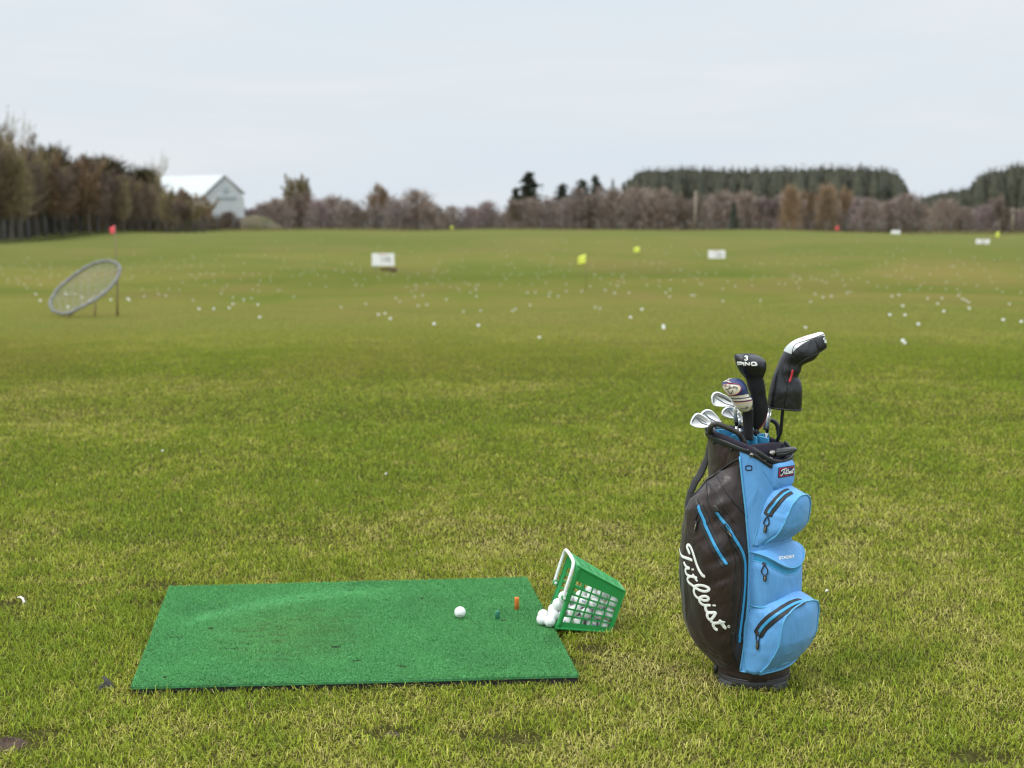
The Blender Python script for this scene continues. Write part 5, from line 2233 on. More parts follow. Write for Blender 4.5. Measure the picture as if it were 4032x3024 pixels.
strip(P_, N_, .0012, .001, 6, logo)
logo.build('wordmark', M_LOGO, bag)


def zipper(core, w, tapew, name='zip', parent=bag):
    P_, N_ = lay_line(core, ident, 6, .0012)
    t = MB()
    P2_, N2_ = [p for p in P_], N_
    # tape follows the cloth: three narrow bands side by side
    for off in (-1, 0, 1):
        Q_ = []
        for i in range(len(P_)):
            tt = (P_[min(i + 1, len(P_) - 1)] - P_[max(i - 1, 0)]).normalized()
            s_ = tt.cross(N_[i]).normalized()
            q = P_[i] + s_ * off * tapew * .29
            h, n_, i_, d_ = BV.find_nearest(q)
            Q_.append(h + N_[i] * .0010)
        strip(Q_, N_, tapew * .62, .0016, 8, t)
    o = t.build('zip_tape', M_TAPE, parent)
    t = MB()
    strip([p + n_ * .0016 for p, n_ in zip(P_, N_)], N_, w, .0030, 10, t)
    t.build('zip', M_CYAN, o)
    return o


zp1 = to(kB, [(655, 1235), (665, 1300), (705, 1410), (755, 1520), (800, 1630)]) + to(kA, [(812, 50), (900, 235), (1010, 470), (1130, 705), (1250, 905), (1340, 1050), (1395, 1125)])
zp2 = to(kB, [(1070, 1380), (1150, 1500), (1225, 1610)]) + to(kA, [(1420, 100), (1500, 240), (1600, 410), (1700, 570), (1790, 745), (1848, 900), (1878, 1080), (1884, 1300), (1878, 1580)]) + to(kC, [(1882, 150), (1868, 350), (1848, 620), (1822, 850), (1790, 1150), (1755, 1420), (1725, 1640)]) + to(k3, [(862, 850), (855, 912)])
z1o = zipper(zp1, .0100, .030, parent=bag)
z2o = zipper(zp2, .0098, .026, parent=bag)
zu = to(kD, [(548, 1010), (575, 945), (625, 860), (690, 780), (760, 690), (840, 600), (930, 515), (1020, 462), (1090, 438)])
zuo = zipper(zu, .0085, .026, parent=up_pocket)
zl = to(k3, [(1060, 835), (1085, 790), (1125, 735), (1200, 662), (1300, 590), (1400, 525), (1480, 485), (1560, 462)])
zlo = zipper(zl, .0105, .030, parent=low_pocket)


def pull(loop, tab, kz, parent, r_=.0019, garage=None, gw=.011):
    P_, N_ = lay_line(loop, kz, 5, .0032)
    if len(P_) > 2:
        mb = MB()
        mb.tube(P_, r_, 7)
        o = mb.build('zip_pull', M_BLACK, parent)
        P_, N_ = lay_line(tab, kz, 4, .0045)
        if len(P_) > 1:
            mb = MB()
            strip(P_, N_, .0110, .0058, 10, mb)
            mb.build('pull_tab', M_BLACK, o)
            mb = MB()
            m_ = max(1, len(P_) // 4)
            strip([p + n_ * .0026 for p, n_ in zip(P_[m_:], N_[m_:])], N_[m_:], .0034, .0012, 8, mb)
            mb.build('tab_inlay', M_BRASS, o)
    if garage:
        P_, N_ = lay_line(garage, kz, 4, .0026)
        mb = MB()
        strip(P_, N_, gw, .0075, 12, mb)
        mb.build('zip_garage', M_HANDLE, parent)


pull([(650, 1390), (640, 1450), (598, 1550), (596, 1610), (632, 1630), (680, 1580), (690, 1500), (665, 1400)], [(622, 1640), (608, 1740), (590, 1830)], kB, z1o, garage=[(600, 1110), (620, 1190), (635, 1265)], gw=.016)
pull([(1270, 1660), (1310, 1700), (1365, 1790), (1340, 1840), (1285, 1760), (1265, 1670)], [(1330, 1850), (1385, 1930), (1415, 1975)], kB, z2o, garage=[(1035, 1250), (1075, 1325), (1105, 1385)], gw=.016)
pull([(545, 980), (560, 1030), (590, 1150), (575, 1220), (525, 1235), (470, 1200), (475, 1140), (530, 1040)], [(520, 1235), (505, 1320), (497, 1405)], kD, zuo, garage=[(565, 945), (550, 985), (540, 1025)], gw=.008)
pull([(1060, 800), (1085, 830), (1080, 880), (1068, 900), (1050, 880), (1048, 830), (1062, 805)], [(1068, 895), (1066, 940), (1062, 985)], k3, zlo, garage=[(1078, 785), (1068, 812), (1060, 830)], gw=.009)
pull([(1130, 55), (1165, 110), (1168, 150), (1145, 180), (1112, 160), (1105, 125), (1135, 60)], [(1141, 178), (1140, 210), (1140, 245)], k3, mid, garage=[(1112, 45), (1130, 48), (1150, 55)], gw=.006)

# seams and piping on the brown side
seam = MB()
for W_, r_ in ((to(kB, [(262, 1480), (312, 1290), (422, 1110), (560, 980), (680, 862), (760, 770), (862, 655), (1000, 562), (1200, 402), (1400, 262), (1590, 150)]), .0030),
               (to(kB, [(1060, 535), (1150, 685), (1280, 900), (1450, 1130), (1620, 1330), (1790, 1520)]), .0019),
               (to(kB, [(868, 700), (980, 870), (1080, 1050), (1200, 1240), (1350, 1450), (1500, 1640)]), .0017),
               (to(kB, [(842, 730), (842, 900), (872, 1200), (960, 1440), (1100, 1590)]) + to(kA, [(1240, 60), (1420, 300), (1540, 590), (1625, 860), (1655, 1150), (1640, 1400), (1618, 1630)]) + to(kC, [(1640, 100), (1602, 330), (1588, 700), (1565, 1100), (1520, 1630)]) + to(k3, [(790, 800), (775, 940), (800, 1050), (840, 1140), (862, 1185)]), .0023)):
    P_, N_ = lay_line(W_, ident, 5, .0010)
    seam.tube(P_, r_, 7)
seam.build('side_piping', M_BLACK, bag)
c = MB()
c.tube([(lambda zq: bpol(R(seam_at(zq)), rb(R(seam_at(zq)), zq) + .0062, zq))(.066 + (.775 - .066) * i / 40) for i in range(41)], .0030, 8)
c.tube([bpol(R(-70), rb(R(-70), .066 + (.750 - .066) * i / 40) + .0062, .066 + (.755 - .066) * i / 40) for i in range(41)], .0030, 8)
c.tube([bpol(R(74 - 149 * i / 40), rb(R(74 - 149 * i / 40), .07) + .0060, .067) for i in range(41)], .0022, 8)
P_, N_ = lay_line([(440, -30), (470, 0), (545, 95), (600, 190), (628, 255)], kD, 5, .0004)
c.tube(P_, .0011, 6)
P_, N_ = lay_line(to(k3, [(1080, 1228), (1180, 1215), (1250, 1195), (1330, 1150), (1420, 1118), (1500, 1102), (1560, 1100)]), ident, 5, .0006)
c.tube(P_, .0017, 6)
c.build('front_piping', M_BLUED, bag)
# grommet outline and snaps
mb = MB()
P_, N_ = lay_line([(963 + 33 * math.copysign(abs(math.cos(q * .2618)) ** .6, math.cos(q * .2618)), 118 + 25 * math.copysign(abs(math.sin(q * .2618)) ** .6, math.sin(q * .2618))) for q in range(25)], k2, 2, .0006)
strip(P_, N_, .0042, .0012, 8, mb)
mb.build('eyelet_patch', M_NAVY, bag)
for (a, b_, mm, rr) in ((587, 1360, M_BLACK, .0058), (775, 1437, M_BLACK, .0058), (955, 1447, M_BLACK, .0056), (1140, 1568, M_BLACK, .0056), (993, 1500, M_METAL, .0068)):
    h, n_ = lay(*k1(a, b_))
    mb = MB()
    mb.tube([h - n_ * .002, h + n_ * .0022, h + n_ * .0038, h + n_ * .0042], [rr, rr, rr * .7, .0005], 14)
    o = mb.build('snap', mm, bag)
    if mm is M_METAL:
        mb = MB()
        mb.tube([h + n_ * .0036, h + n_ * .0048], [rr * .45, rr * .4], 10)
        mb.build('snap_centre', M_TAPE, o)


# text set on the cloth
def lay_text(txt, kz, p0, ex, ey, name, mat_, parent, off=.0011, shear=0.):
    vs, fs = text_mesh(txt, 1.0, extrude=0., bold=.035)
    xs_ = [v.x for v in vs]
    ys_ = [v.y for v in vs]
    x0, x1, y0, y1 = min(xs_), max(xs_), min(ys_), max(ys_)
    V_ = []
    lasth = None
    for v in vs:
        u, w_ = (v.x - x0) / (x1 - x0), (v.y - y0) / (y1 - y0)
        q = (p0[0] + ex[0] * u + ey[0] * w_, p0[1] + ex[1] * u + ey[1] * w_)
        h, n_ = lay(*kz(*q))
        if h is None:
            h, n_ = lasth
        lasth = (h, n_)
        V_.append(h + n_ * off)
    return mesh_obj(name, V_, fs, mat_, parent, smooth=False)


lay_text('STADRY', k2, (1290, 1118), (174, -22), (-4, -34), 'lid_lettering', M_LOGO, lid)

# badge: navy border, red frame, small script
k7p = lambda u, w_: k7(565 + 285 * u + 10 * w_, 1575 - 45 * u - 185 * w_ - 0 * u)


def badge_pts(ins):
    c_ = [(ins, ins * 1.5), (1 - ins, ins * 1.5), (1 - ins, 1 - ins * 1.5), (ins, 1 - ins * 1.5)]
    out_ = []
    for i in range(4):
        for q in range(8):
            a, b_ = c_[i], c_[(i + 1) % 4]
            t = q / 8
            out_.append((a[0] + (b_[0] - a[0]) * t, a[1] + (b_[1] - a[1]) * t))
    return out_


def quad_patch(ins, off, mat_, name, parent):
    mb = MB()
    nu, nv = 14, 8
    rows = []
    for j in range(nv + 1):
        row = []
        for i in range(nu + 1):
            u, w_ = ins + (1 - 2 * ins) * i / nu, ins * 1.5 + (1 - 3 * ins) * j / nv
            h, n_ = lay(*k7p(u, w_))
            if h is None or (row and (h - row[-1]).length > .012):
                h, n_, _i, _d = BV.find_nearest(row[-1] if row else bx(.13, 0, .71))
                n_ = bf_
            row.append(h + n_ * off)
        rows.append(row)
    rows2 = [[p - (CAM - p).normalized() * 0 for p in r_] for r_ in rows]
    mb.loft(rows, closed=False)
    return mb.build(name, mat_, parent)


badge = quad_patch(0, .0014, M_NAVY, 'badge', block)
quad_patch(.055, .0022, M_RED, 'badge_frame', badge)
quad_patch(.10, .0030, M_NAVY, 'badge_field', badge)
# the same word in small script on the badge
MINI = [[(.20, .70), (.16, .62), (.20, .72), (.34, .78), (.48, .80)], [(.36, .78), (.31, .55), (.25, .32), (.17, .22), (.13, .28)],
        [(.34, .30), (.38, .52), (.39, .34), (.44, .30), (.50, .75)], [(.50, .75), (.46, .36), (.50, .28), (.55, .34), (.61, .76), (.57, .44), (.59, .30), (.64, .34), (.68, .46), (.64, .48), (.64, .32), (.69, .30), (.73, .52), (.72, .32), (.76, .30), (.81, .55), (.82, .34), (.79, .30), (.86, .34), (.90, .74), (.87, .36), (.90, .30)], [(.44, .62), (.54, .64)], [(.84, .62), (.94, .64)]]
mb = MB()
for W_ in MINI:
    P_, N_ = lay_line([k7p(a, b_) for a, b_ in W_], ident, 5, .0040)
    strip(P_, N_, .0024, .0008, 6, mb)
mb.build('badge_script', M_LOGO, badge)

# buckle low on the left
mb = MB()
kb = lambda a, b_: vp(*k3(a, b_), BAG.y - .03)
strip([kb(615, 1150), kb(605, 1195), kb(597, 1245)], [Vector((-.8, -.6, 0))] * 3, .016, .012, 10, mb)
strip([kb(650, 1160), kb(630, 1200), kb(612, 1235)], [Vector((-.4, -.9, 0))] * 3, .010, .008, 8, mb)
mb.build('buckle', M_BLACK, bag)

# ================================================================== clubs
M_CHROME = simple('brushed_chrome', (.80, .81, .82), .40, metal=.5, var=.08, nscale=40, bump=.05, bscale=300)
M_CHROMED = simple('dark_chrome_cavity', (.14, .15, .15), .45, metal=.5, var=.3, nscale=50)
M_STEEL = simple('steel_shaft', (.66, .66, .67), .32, metal=.6, var=.1)
M_FERR = simple('black_ferrule', (.012, .012, .013), .3)
M_GRAPH = simple('black_graphite', (.010, .010, .012), .3)
M_LEATH = cloth('black_leatherette', (.010, .0105, .012), .34, .5, .1, .2, .55, 0., 16.)
M_SOCK = cloth('black_knit', (.010, .010, .011), .8, .5, .5, .2, .2, .1, 14.)
M_CREAM = cloth('cream_leatherette', (.66, .60, .46), .5, .25, .15, .06)
M_COVN = cloth('navy_cover', (.016, .030, .105), .45, .4, .2, .15, .5, 0.)
M_WCROWN = cloth('white_leatherette', (.83, .83, .80), .4, .1, .05, .03)
M_GREYW = cloth('light_grey_panel', (.45, .48, .46), .5, .15, .1, .05)


def iron(outline, kz, Y, label, hosel, thick=.016, tilt=(.0, 1, .0), ridge_lines=(), cavity=None, ferr=None, shaft_to=None, name='golf_iron'):
    """iron head: the traced back outline given a rounded thick body; hosel and shaft run down into the bag"""
    tl = Vector(tilt)
    pts = [vp(*kz(*q), Y) for q in catmull(outline, 4, True)]
    c_ = sum(pts, Vector()) / len(pts)
    root = empty(name, c_, label, 'golf club')
    sole_z = min(p.z for p in pts)
    mb = MB()
    dY = lambda p: Vector((0, (p.z - c_.z) * .25 + (p.x - c_.x) * -.15, 0))
    ring = lambda s_, dy: [c_ + (p - c_) * s_ + dY(p) + Vector((0, dy, 0)) for p in pts]
    mb.loft([ring(.90, thick * .50), ring(.985, thick * .45), ring(1.0, thick * .2), ring(.995, -thick * .1), ring(.95, -thick * .32), ring(.88, -thick * .36), ring(.84, -thick * .22)], cap1=True)
    mb.build('head', M_CHROME, root)
    det = MB()
    for (ln, w_) in ridge_lines:
        P_ = [vp(*kz(*q), Y) for q in catmull(ln, 4)]
        P_ = [p + dY(p) + Vector((0, -thick * .30, 0)) for p in P_]
        strip(P_, [Vector((0, -1, .1))] * len(P_), w_, .0022, 8, det)
    if ridge_lines:
        det.build('cavity_line', M_CHROMED, root)
    a, b_ = hosel
    pa, pb = vp(*kz(*a), Y), vp(*kz(*b_), Y)
    pa = pa + dY(pa)
    pb = pb + Vector((0, 0, 0))
    mb = MB()
    mb.tube([pa, pa.lerp(pb, .35), pb], [.0062, .0064, .0066], 12)
    mb.build('hosel', M_CHROME, root)
    d_ = (pb - pa).normalized()
    if ferr is None:
        ferr = .022
    mb = MB()
    mb.tube([pb, pb + d_ * ferr], [.0068, .0055], 12)
    mb.build('ferrule', M_FERR, root)
    q0 = pb + d_ * ferr
    end = bx(-.01, .02, .695) if shaft_to is None else bx(*shaft_to, .695)
    mb = MB()
    mb.tube([q0, q0.lerp(end, .5), end], .0046, 10)
    mb.build('shaft', M_STEEL, root)
    return root


YR = BAG.y
iron([(370, 830), (382, 765), (425, 675), (490, 595), (560, 560), (625, 568), (700, 605), (780, 662), (858, 740), (895, 805), (862, 865), (770, 905), (640, 916), (520, 908), (430, 880), (380, 852)], k5, YR - .02,
     'chrome iron head lowest and farthest left above the bag', ((860, 850), (985, 1010)), ridge_lines=((((500, 650), (570, 710), (650, 790), (740, 820), (825, 850)), .0034), (((545, 650), (620, 700), (700, 750), (770, 790)), .0022), (((420, 780), (455, 700), (505, 640)), .0038)), shaft_to=(-.06, .06))
iron([(640, 590), (665, 540), (720, 500), (790, 470), (880, 478), (960, 530), (1040, 612), (1105, 700), (1145, 770), (1120, 800), (1000, 800), (900, 760), (800, 700), (700, 640)], k5, YR + .01,
     'chrome iron head just behind the lowest one at the left', ((1110, 790), (1080, 960)), ridge_lines=((((745, 560), (800, 630), (880, 690), (990, 740)), .0034), (((690, 590), (735, 535)), .0034)), shaft_to=(-.07, .03))
iron([(905, 250), (902, 165), (935, 85), (1000, 38), (1080, 28), (1180, 65), (1300, 125), (1400, 205), (1455, 290), (1470, 350), (1430, 380), (1250, 394), (1060, 385), (965, 362), (920, 312)], k5, YR - .03,
     'chrome iron head highest among the irons, directly left of the navy headcover', ((1470, 375), (1518, 715)), ridge_lines=((((1000, 165), (1100, 220), (1200, 285), (1330, 330), (1445, 350)), .0030), (((1060, 95), (1180, 150), (1290, 210), (1390, 260)), .0060), (((945, 290), (960, 180), (1040, 90)), .0024)), ferr=.021, shaft_to=(-.02, .05))
iron([(1158, 570), (1180, 505), (1240, 440), (1320, 402), (1420, 395), (1520, 430), (1600, 500), (1640, 570), (1600, 640), (1480, 685), (1380, 680), (1270, 650), (1185, 615)], k5, YR + .05,
     'white faced wedge half hidden behind the shaft of the highest iron', ((1590, 640), (1610, 820)), ridge_lines=((((1320, 490), (1390, 570), (1450, 640)), .0030),), ferr=.012, shaft_to=(-.05, -.03))
iron([(1560, 560), (1600, 520), (1650, 590), (1690, 650), (1706, 700), (1690, 775), (1655, 790), (1620, 740), (1580, 650)], k5, YR + .035,
     'chrome club head seen almost edge on beside the black knitted sock', ((1615, 690), (1612, 830)), thick=.010, ferr=.012, shaft_to=(-.03, -.02))
iron([(395, 310), (408, 296), (430, 296), (443, 330), (440, 400), (430, 440), (412, 450), (395, 420), (390, 350)], k7, YR + .06,
     'slim chrome iron seen edge on between the knitted sock and the driver shaft', ((405, 400), (380, 635)), thick=.02, ferr=.022, shaft_to=(-.02, -.06))

# putter lying in its well
p_root = empty('putter', bx(.13, 0, .79), 'black putter head with a silver sight block resting in the front well', 'golf club')
py_ = bx(.11, 0, .78).y - .01
ph = [vp(*k7(a, b_), py_) for a, b_ in ((525, 1090), (520, 1150), (500, 1195), (620, 1195), (760, 1160), (880, 1110), (915, 1075), (910, 1045), (850, 1035), (700, 1050), (580, 1065))]
cc_ = sum(ph, Vector()) / len(ph)
mb = MB()
mb.loft([[cc_ + (p - cc_) * s_ + Vector((0, dy, 0)) for p in ph] for s_, dy in ((.9, .03), (1, .026), (1, .0), (.93, -.006), (.8, -.007))])
mb.build('head', M_BLACK, p_root)
mb = MB()
for W_ in (((570, 1100), (700, 1085), (840, 1065)), ((560, 1150), (700, 1135), (850, 1085)), ((765, 1060), (770, 1120))):
    P_ = [vp(*k7(*q), py_ - .010) for q in W_]
    strip(P_, [Vector((0, -1, .2))] * len(P_), .0022, .002, 6, mb)
mb.build('groove', M_CHROMED, p_root)
sb = [vp(*k7(a, b_), py_ - .006) for a, b_ in ((378, 1130), (440, 1085), (505, 1078), (525, 1110), (500, 1165), (470, 1205), (420, 1175))]
cc_ = sum(sb, Vector()) / len(sb)
mb = MB()
mb.loft([[cc_ + (p - cc_) * s_ + Vector((0, dy, 0)) for p in sb] for s_, dy in ((.9, .02), (1, .016), (1, -.002), (.85, -.006))])
mb.build('sight_block', M_METAL, p_root)
mb = MB()
mb.tube([vp(*k7(450, 1180), py_ + .01), bx(.085, .0, .70)], .0045, 8)
mb.build('shaft', M_STEEL, p_root)


# ---------------------------------------------------------------- headcovers
def cover(secs, kz, Y, depth, per=5, n=28, pw=2.3, matfun=None, dy=None):
    """soft cover lofted through traced left/right edges; depth = front-to-back thickness against the width"""
    S_ = catmull(secs, per)
    mb = MB()
    rings = []
    for i, q in enumerate(S_):
        a, b_ = vp(*kz(q[0], q[1]), Y), vp(*kz(q[2], q[3]), Y)
        c_ = (a + b_) / 2
        h_ = (b_ - a) / 2
        dd = Vector((0, h_.length * depth * (q[4] if len(q) > 4 else 1), 0))
        off = Vector((0, q[5] if len(q) > 5 else 0, 0))
        ring = []
        for k_ in range(n):
            t = 2 * math.pi * k_ / n
            cx_, sx_ = math.cos(t), math.sin(t)
            ring.append(c_ + off + h_ * math.copysign(abs(cx_) ** (2 / pw), cx_) + dd * math.copysign(abs(sx_) ** (2 / pw), sx_) * -1)
        rings.append(ring)
    f = None
    if matfun:
        f = lambda i, j: matfun(i / (len(S_) - 1), 2 * math.pi * (j + .5) / n)
    mb.loft([r_[::-1] for r_ in rings], mfun=None if not matfun else (lambda i, j: matfun(i / (len(S_) - 1), 2 * math.pi * ((n - 1 - j) - .5) / n)))
    return mb


def on(mb):
    bv_ = mb.bvh()

    def lay_(pts, kz, per=5, off=.001):
        P_, N_ = [], []
        for q in catmull(pts, per):
            d = ray(*kz(q[0], q[1]))
            h, n_, i_, t_ = bv_.ray_cast(CAM, d.normalized(), 20)
            if h is None:
                continue
            if n_.dot(d) > 0:
                n_ = -n_
            P_.append(h + n_ * off)
            N_.append(n_)
        return P_, N_
    return lay_


# driver cover: black leatherette, white crown
DS = [(1168, 972, 1532, 1005, .62), (1172, 900, 1538, 925, .66), (1188, 800, 1542, 800, .72), (1212, 700, 1530, 705, .70), (1235, 625, 1500, 640, .78), (1262, 560, 1528, 580, .80), (1295, 480, 1545, 520, .80), (1335, 395, 1605, 488, .82), (1390, 312, 1665, 462, .85), (1470, 252, 1706, 420, .85), (1560, 215, 1738, 372, .82), (1660, 185, 1775, 350, .75), (1745, 163, 1805, 332, .62), (1778, 175, 1812, 318, .42), (1795, 215, 1812, 290, .12)]
drv_Y = YR + .005
root = empty('driver_headcover', vp(*k1(1350, 990), drv_Y), 'tall black leatherette headcover with a white top, bent over to the right', 'headcover')
mbd = cover(DS, k1, drv_Y, 1.0, 6, 36, 2.6)
body_ = mbd.build('cover', M_LEATH, root)
layd = on(mbd)


def shell_patch(DS_, kz, Y, s0, s1, t0, t1, off, mat_, name, parent, per=6, pw=2.6):
    """a panel sewn onto a cover: the same surface a little proud of it, over a range of length and girth"""
    S_ = catmull(DS_, per)
    i0, i1 = int(s0 * (len(S_) - 1)), int(s1 * (len(S_) - 1))
    rows = []
    for q in S_[i0:i1 + 1]:
        a, b_ = vp(*kz(q[0], q[1]), Y), vp(*kz(q[2], q[3]), Y)
        c_ = (a + b_) / 2
        h_ = (b_ - a) / 2
        sc_ = 1 + off / max(h_.length, .004)
        dd = Vector((0, h_.length * q[4], 0))
        row = []
        for k_ in range(15):
            t = t0 + (t1 - t0) * k_ / 14
            cx_, sx_ = math.cos(t), math.sin(t)
            row.append(c_ + (h_ * math.copysign(abs(cx_) ** (2 / pw), cx_) + dd * math.copysign(abs(sx_) ** (2 / pw), sx_) * -1) * sc_)
        rows.append(row)
    mb = MB()
    mb.loft(rows, closed=False)
    return mb.build(name, mat_, parent)


shell_patch(DS, k1, drv_Y, .565, .955, math.pi - 1.02, math.pi + 1.02, .0012, M_WCROWN, 'crown_panel', body_)
shell_patch(DS, k1, drv_Y, .535, .60, math.pi - 1.02, math.pi + 1.02, .0018, M_GREYW, 'grey_panel', body_)
pip = MB()
k6 = zz(2950, 1280, 6.38)
for W_, kz in (([(1350, 975), (1365, 860), (1385, 740), (1400, 620), (1410, 520), (1430, 420), (1450, 330), (1480, 290), (1560, 262), (1680, 222), (1775, 185)], k1),
               ([(1465, 590), (1480, 540), (1520, 495), (1580, 455), (1660, 415), (1740, 372), (1806, 325)], k1), ([(1690, 250), (1712, 300), (1732, 340)], k1)):
    P_, N_ = layd(W_, kz, 5, .0010)
    if len(P_) > 2:
        pip.tube(P_, .0016, 6)
bot = [p for p in mbd.v[:36]]
pip.tube(bot, .0030, 8, closed=True)
pip.build('piping', M_GRAPH, body_)
mb = MB()
P_, N_ = layd([(1440, 570), (1432, 610), (1418, 660), (1402, 705)], k1, 5, .0022)
strip(P_, N_, .0075, .003, 8, mb)
mb.build('red_tag', M_RED, body_)
mb = MB()
for W_ in ([(1790, 222), (1778, 228), (1776, 240), (1790, 248), (1798, 258), (1790, 270), (1784, 262)], [(1800, 240), (1802, 270), (1796, 280)]):
    P_, N_ = layd(W_, k1, 5, .0012)
    if len(P_) > 2:
        strip(P_, N_, .0034, .0012, 6, mb)
if mb.v:
    mb.build('end_print', M_LOGO, body_)
mb = MB()
P_, N_ = layd([(1525, 245), (1540, 228), (1560, 236), (1580, 218)], k1, 5, .0024)
if len(P_) > 2:
    strip(P_, N_, .0022, .001, 6, mb)
    mb.build('crown_print', M_RED, body_)
root = empty('driver', vp(*k1(1335, 990), drv_Y), 'black driver shaft under the tall white topped headcover', 'golf club')
mb = MB()
mb.tube([vp(*k1(1345, 900), drv_Y), vp(*k1(1333, 1000), drv_Y), vp(*k1(1310, 1250), drv_Y + .01), bx(.02, -.06, .70)], [.0055, .0056, .0062, .0066], 12)
mb.build('shaft', M_GRAPH, root)

# fairway wood cover: knitted sock with a bulbous head
FS = [(842, 396, 1010, 394, .35), (815, 405, 1090, 425, .75), (809, 440, 1140, 470, .85), (818, 485, 1150, 530, .9), (838, 540, 1143, 575, .9), (870, 600, 1128, 620, .85), (920, 655, 1118, 655, .8), (940, 700, 1130, 700, .85), (955, 770, 1142, 765, .85), (985, 850, 1150, 850, .8), (1000, 930, 1166, 930, .8), (1004, 1000, 1173, 1005, .8), (1003, 1070, 1160, 1070, .8), (1002, 1130, 1140, 1130, .75), (1008, 1185, 1108, 1190, .7), (1022, 1220, 1068, 1226, .5)]
f_Y = YR - .035
root = empty('fairway_headcover', vp(*k1(1040, 1220), f_Y), 'black headcover numbered 3 with a white wordmark, standing upright in the middle', 'headcover')
mbf = cover(FS, k1, f_Y, 1.0, 6, 32, 2.4)
body_ = mbf.build('cover', M_SOCK, root)
layf = on(mbf)
shell_patch(FS, k1, f_Y, .02, .375, .35, math.pi - .35, .0010, M_LEATH, 'front_panel', body_, pw=2.4)
kP = zz(2660, 1300, 6.38)
mb = MB()
for W_ in ([(1590, 885), (1577, 845), (1562, 803), (1600, 803), (1660, 806), (1690, 822), (1680, 848), (1640, 852), (1590, 845)], [(1705, 806), (1714, 850), (1724, 895)], [(1765, 892), (1757, 850), (1750, 806), (1800, 845), (1850, 880), (1852, 845), (1850, 808)], [(2030, 822), (1980, 812), (1915, 815), (1902, 845), (1915, 882), (1970, 885), (2035, 882), (2035, 850), (1985, 850)]):
    # square lettering: no rounding between corners
    P_, N_ = [], []
    for a, b_ in zip(W_, W_[1:]):
        for t in range(5):
            q = (a[0] + (b_[0] - a[0]) * t / 5, a[1] + (b_[1] - a[1]) * t / 5)
            p1_, n1_ = layf([q, q], kP, 1, .0022)
            if p1_:
                P_.append(p1_[0])
                N_.append(n1_[0])
    p1_, n1_ = layf([W_[-1], W_[-1]], kP, 1, .0022)
    P_ += p1_[:1]
    N_ += n1_[:1]
    if len(P_) > 3:
        strip(P_, N_, .0040, .0012, 6, mb)
mb.build('wordmark', M_LOGO, body_)
mb = MB()
P_, N_ = layf([(1738, 692), (1752, 674), (1778, 668), (1800, 684), (1796, 704), (1770, 714), (1798, 722), (1804, 744), (1784, 762), (1756, 762), (1736, 742)], kP, 5, .0034)
strip(P_, N_, .0036, .0012, 6, mb)
mb.build('numeral', M_LOGO, body_)
mb = MB()
P_, N_ = layf([(1690, 640), (1780, 625), (1860, 640), (1862, 720), (1840, 760), (1775, 772), (1710, 755), (1690, 720), (1690, 645)], kP, 4, .0018)
strip(P_, N_, .0020, .0012, 6, mb)
mb.build('number_dial', M_GRAPH, body_)
mb = MB()
P_, N_ = layf([(1165, 1040), (1150, 1100), (1125, 1150), (1095, 1190), (1065, 1212)], k1, 4, .0008)
if len(P_) > 2:
    strip(P_, N_, .0022, .001, 6, mb)
    mb.build('red_stitching', M_RED, body_)
root2 = empty('fairway_wood', bx(-.02, -.01, .80), 'black shaft of the fairway wood under the numbered headcover', 'golf club')
mb = MB()
mb.tube([vp(*k1(1050, 1190), f_Y), vp(*k1(1040, 1260), f_Y), bx(-.0, -.0, .70)], .0056, 10)
mb.build('shaft', M_GRAPH, root2)

# hybrid cover: navy top, cream bands
HS = [(682, 700, 770, 662, .4), (674, 722, 850, 668, .75), (682, 758, 905, 705, .9), (702, 796, 935, 752, .95), (732, 832, 950, 800, .95), (758, 868, 972, 845, .9), (785, 905, 1000, 880, .88), (808, 945, 1006, 918, .85), (832, 985, 1000, 960, .8), (862, 1014, 975, 1005, .7), (890, 1030, 945, 1026, .5)]
h_Y = YR - .075
root = empty('hybrid_headcover', vp(*k1(900, 1020), h_Y), 'navy and cream banded headcover tilting left in front of the black one', 'headcover')


def hmat(s_, t):
    return 0


mbh = cover(HS, k1, h_Y, 1.0, 7, 32, 2.3)
body_ = mbh.build('cover', M_CREAM, root)
layh = on(mbh)
for (s0, s1, o_) in ((.0, .45, .0016),):
    shell_patch(HS, k1, h_Y, s0, s1, 0, 2 * math.pi, o_, M_COVN, 'navy_top', body_, 7, 2.3)
shell_patch(HS, k1, h_Y, .44, .9, -.75, .45, .0013, M_COVN, 'navy_side', body_, 7, 2.3)
shell_patch(HS, k1, h_Y, .525, .545, 0, 2 * math.pi, .0010, M_COVN, 'navy_band', body_, 7, 2.3)
shell_patch(HS, k1, h_Y, .60, .63, 0, 2 * math.pi, .0010, M_COVN, 'navy_band', body_, 7, 2.3)
shell_patch(HS, k1, h_Y, .63, .645, 0, 2 * math.pi, .0010, M_RED, 'red_line', body_, 7, 2.3)
OV = [(686, 742), (705, 728), (750, 733), (800, 735), (845, 741), (870, 763), (862, 798), (830, 826), (776, 838), (735, 826), (704, 790)]
ring0, _n = layh([tuple(q) for q in catmull(OV, 3, True)], k1, 1, .0030)
oc_ = (sum(a for a, b_ in OV) / len(OV), sum(b_ for a, b_ in OV) / len(OV))
rings = [ring0]
for s_ in (.75, .5, .25, .03):
    r_, _n = layh([(oc_[0] + (q[0] - oc_[0]) * s_, oc_[1] + (q[1] - oc_[1]) * s_) for q in catmull(OV, 3, True)], k1, 1, .0030)
    rings.append(r_)
if len({len(r_) for r_ in rings}) == 1:
    mb = MB()
    mb.loft(rings, cap0=False)
    mb.build('front_oval', M_CREAM, body_)
mb = MB()
P_, N_ = layh([(690, 738), (730, 728), (790, 722), (845, 735), (875, 765), (868, 800), (830, 830), (775, 842), (735, 828), (705, 790)], k1, 4, .0034)
strip(P_, N_, .0016, .001, 6, mb)
mb.build('red_trim', M_RED, body_)
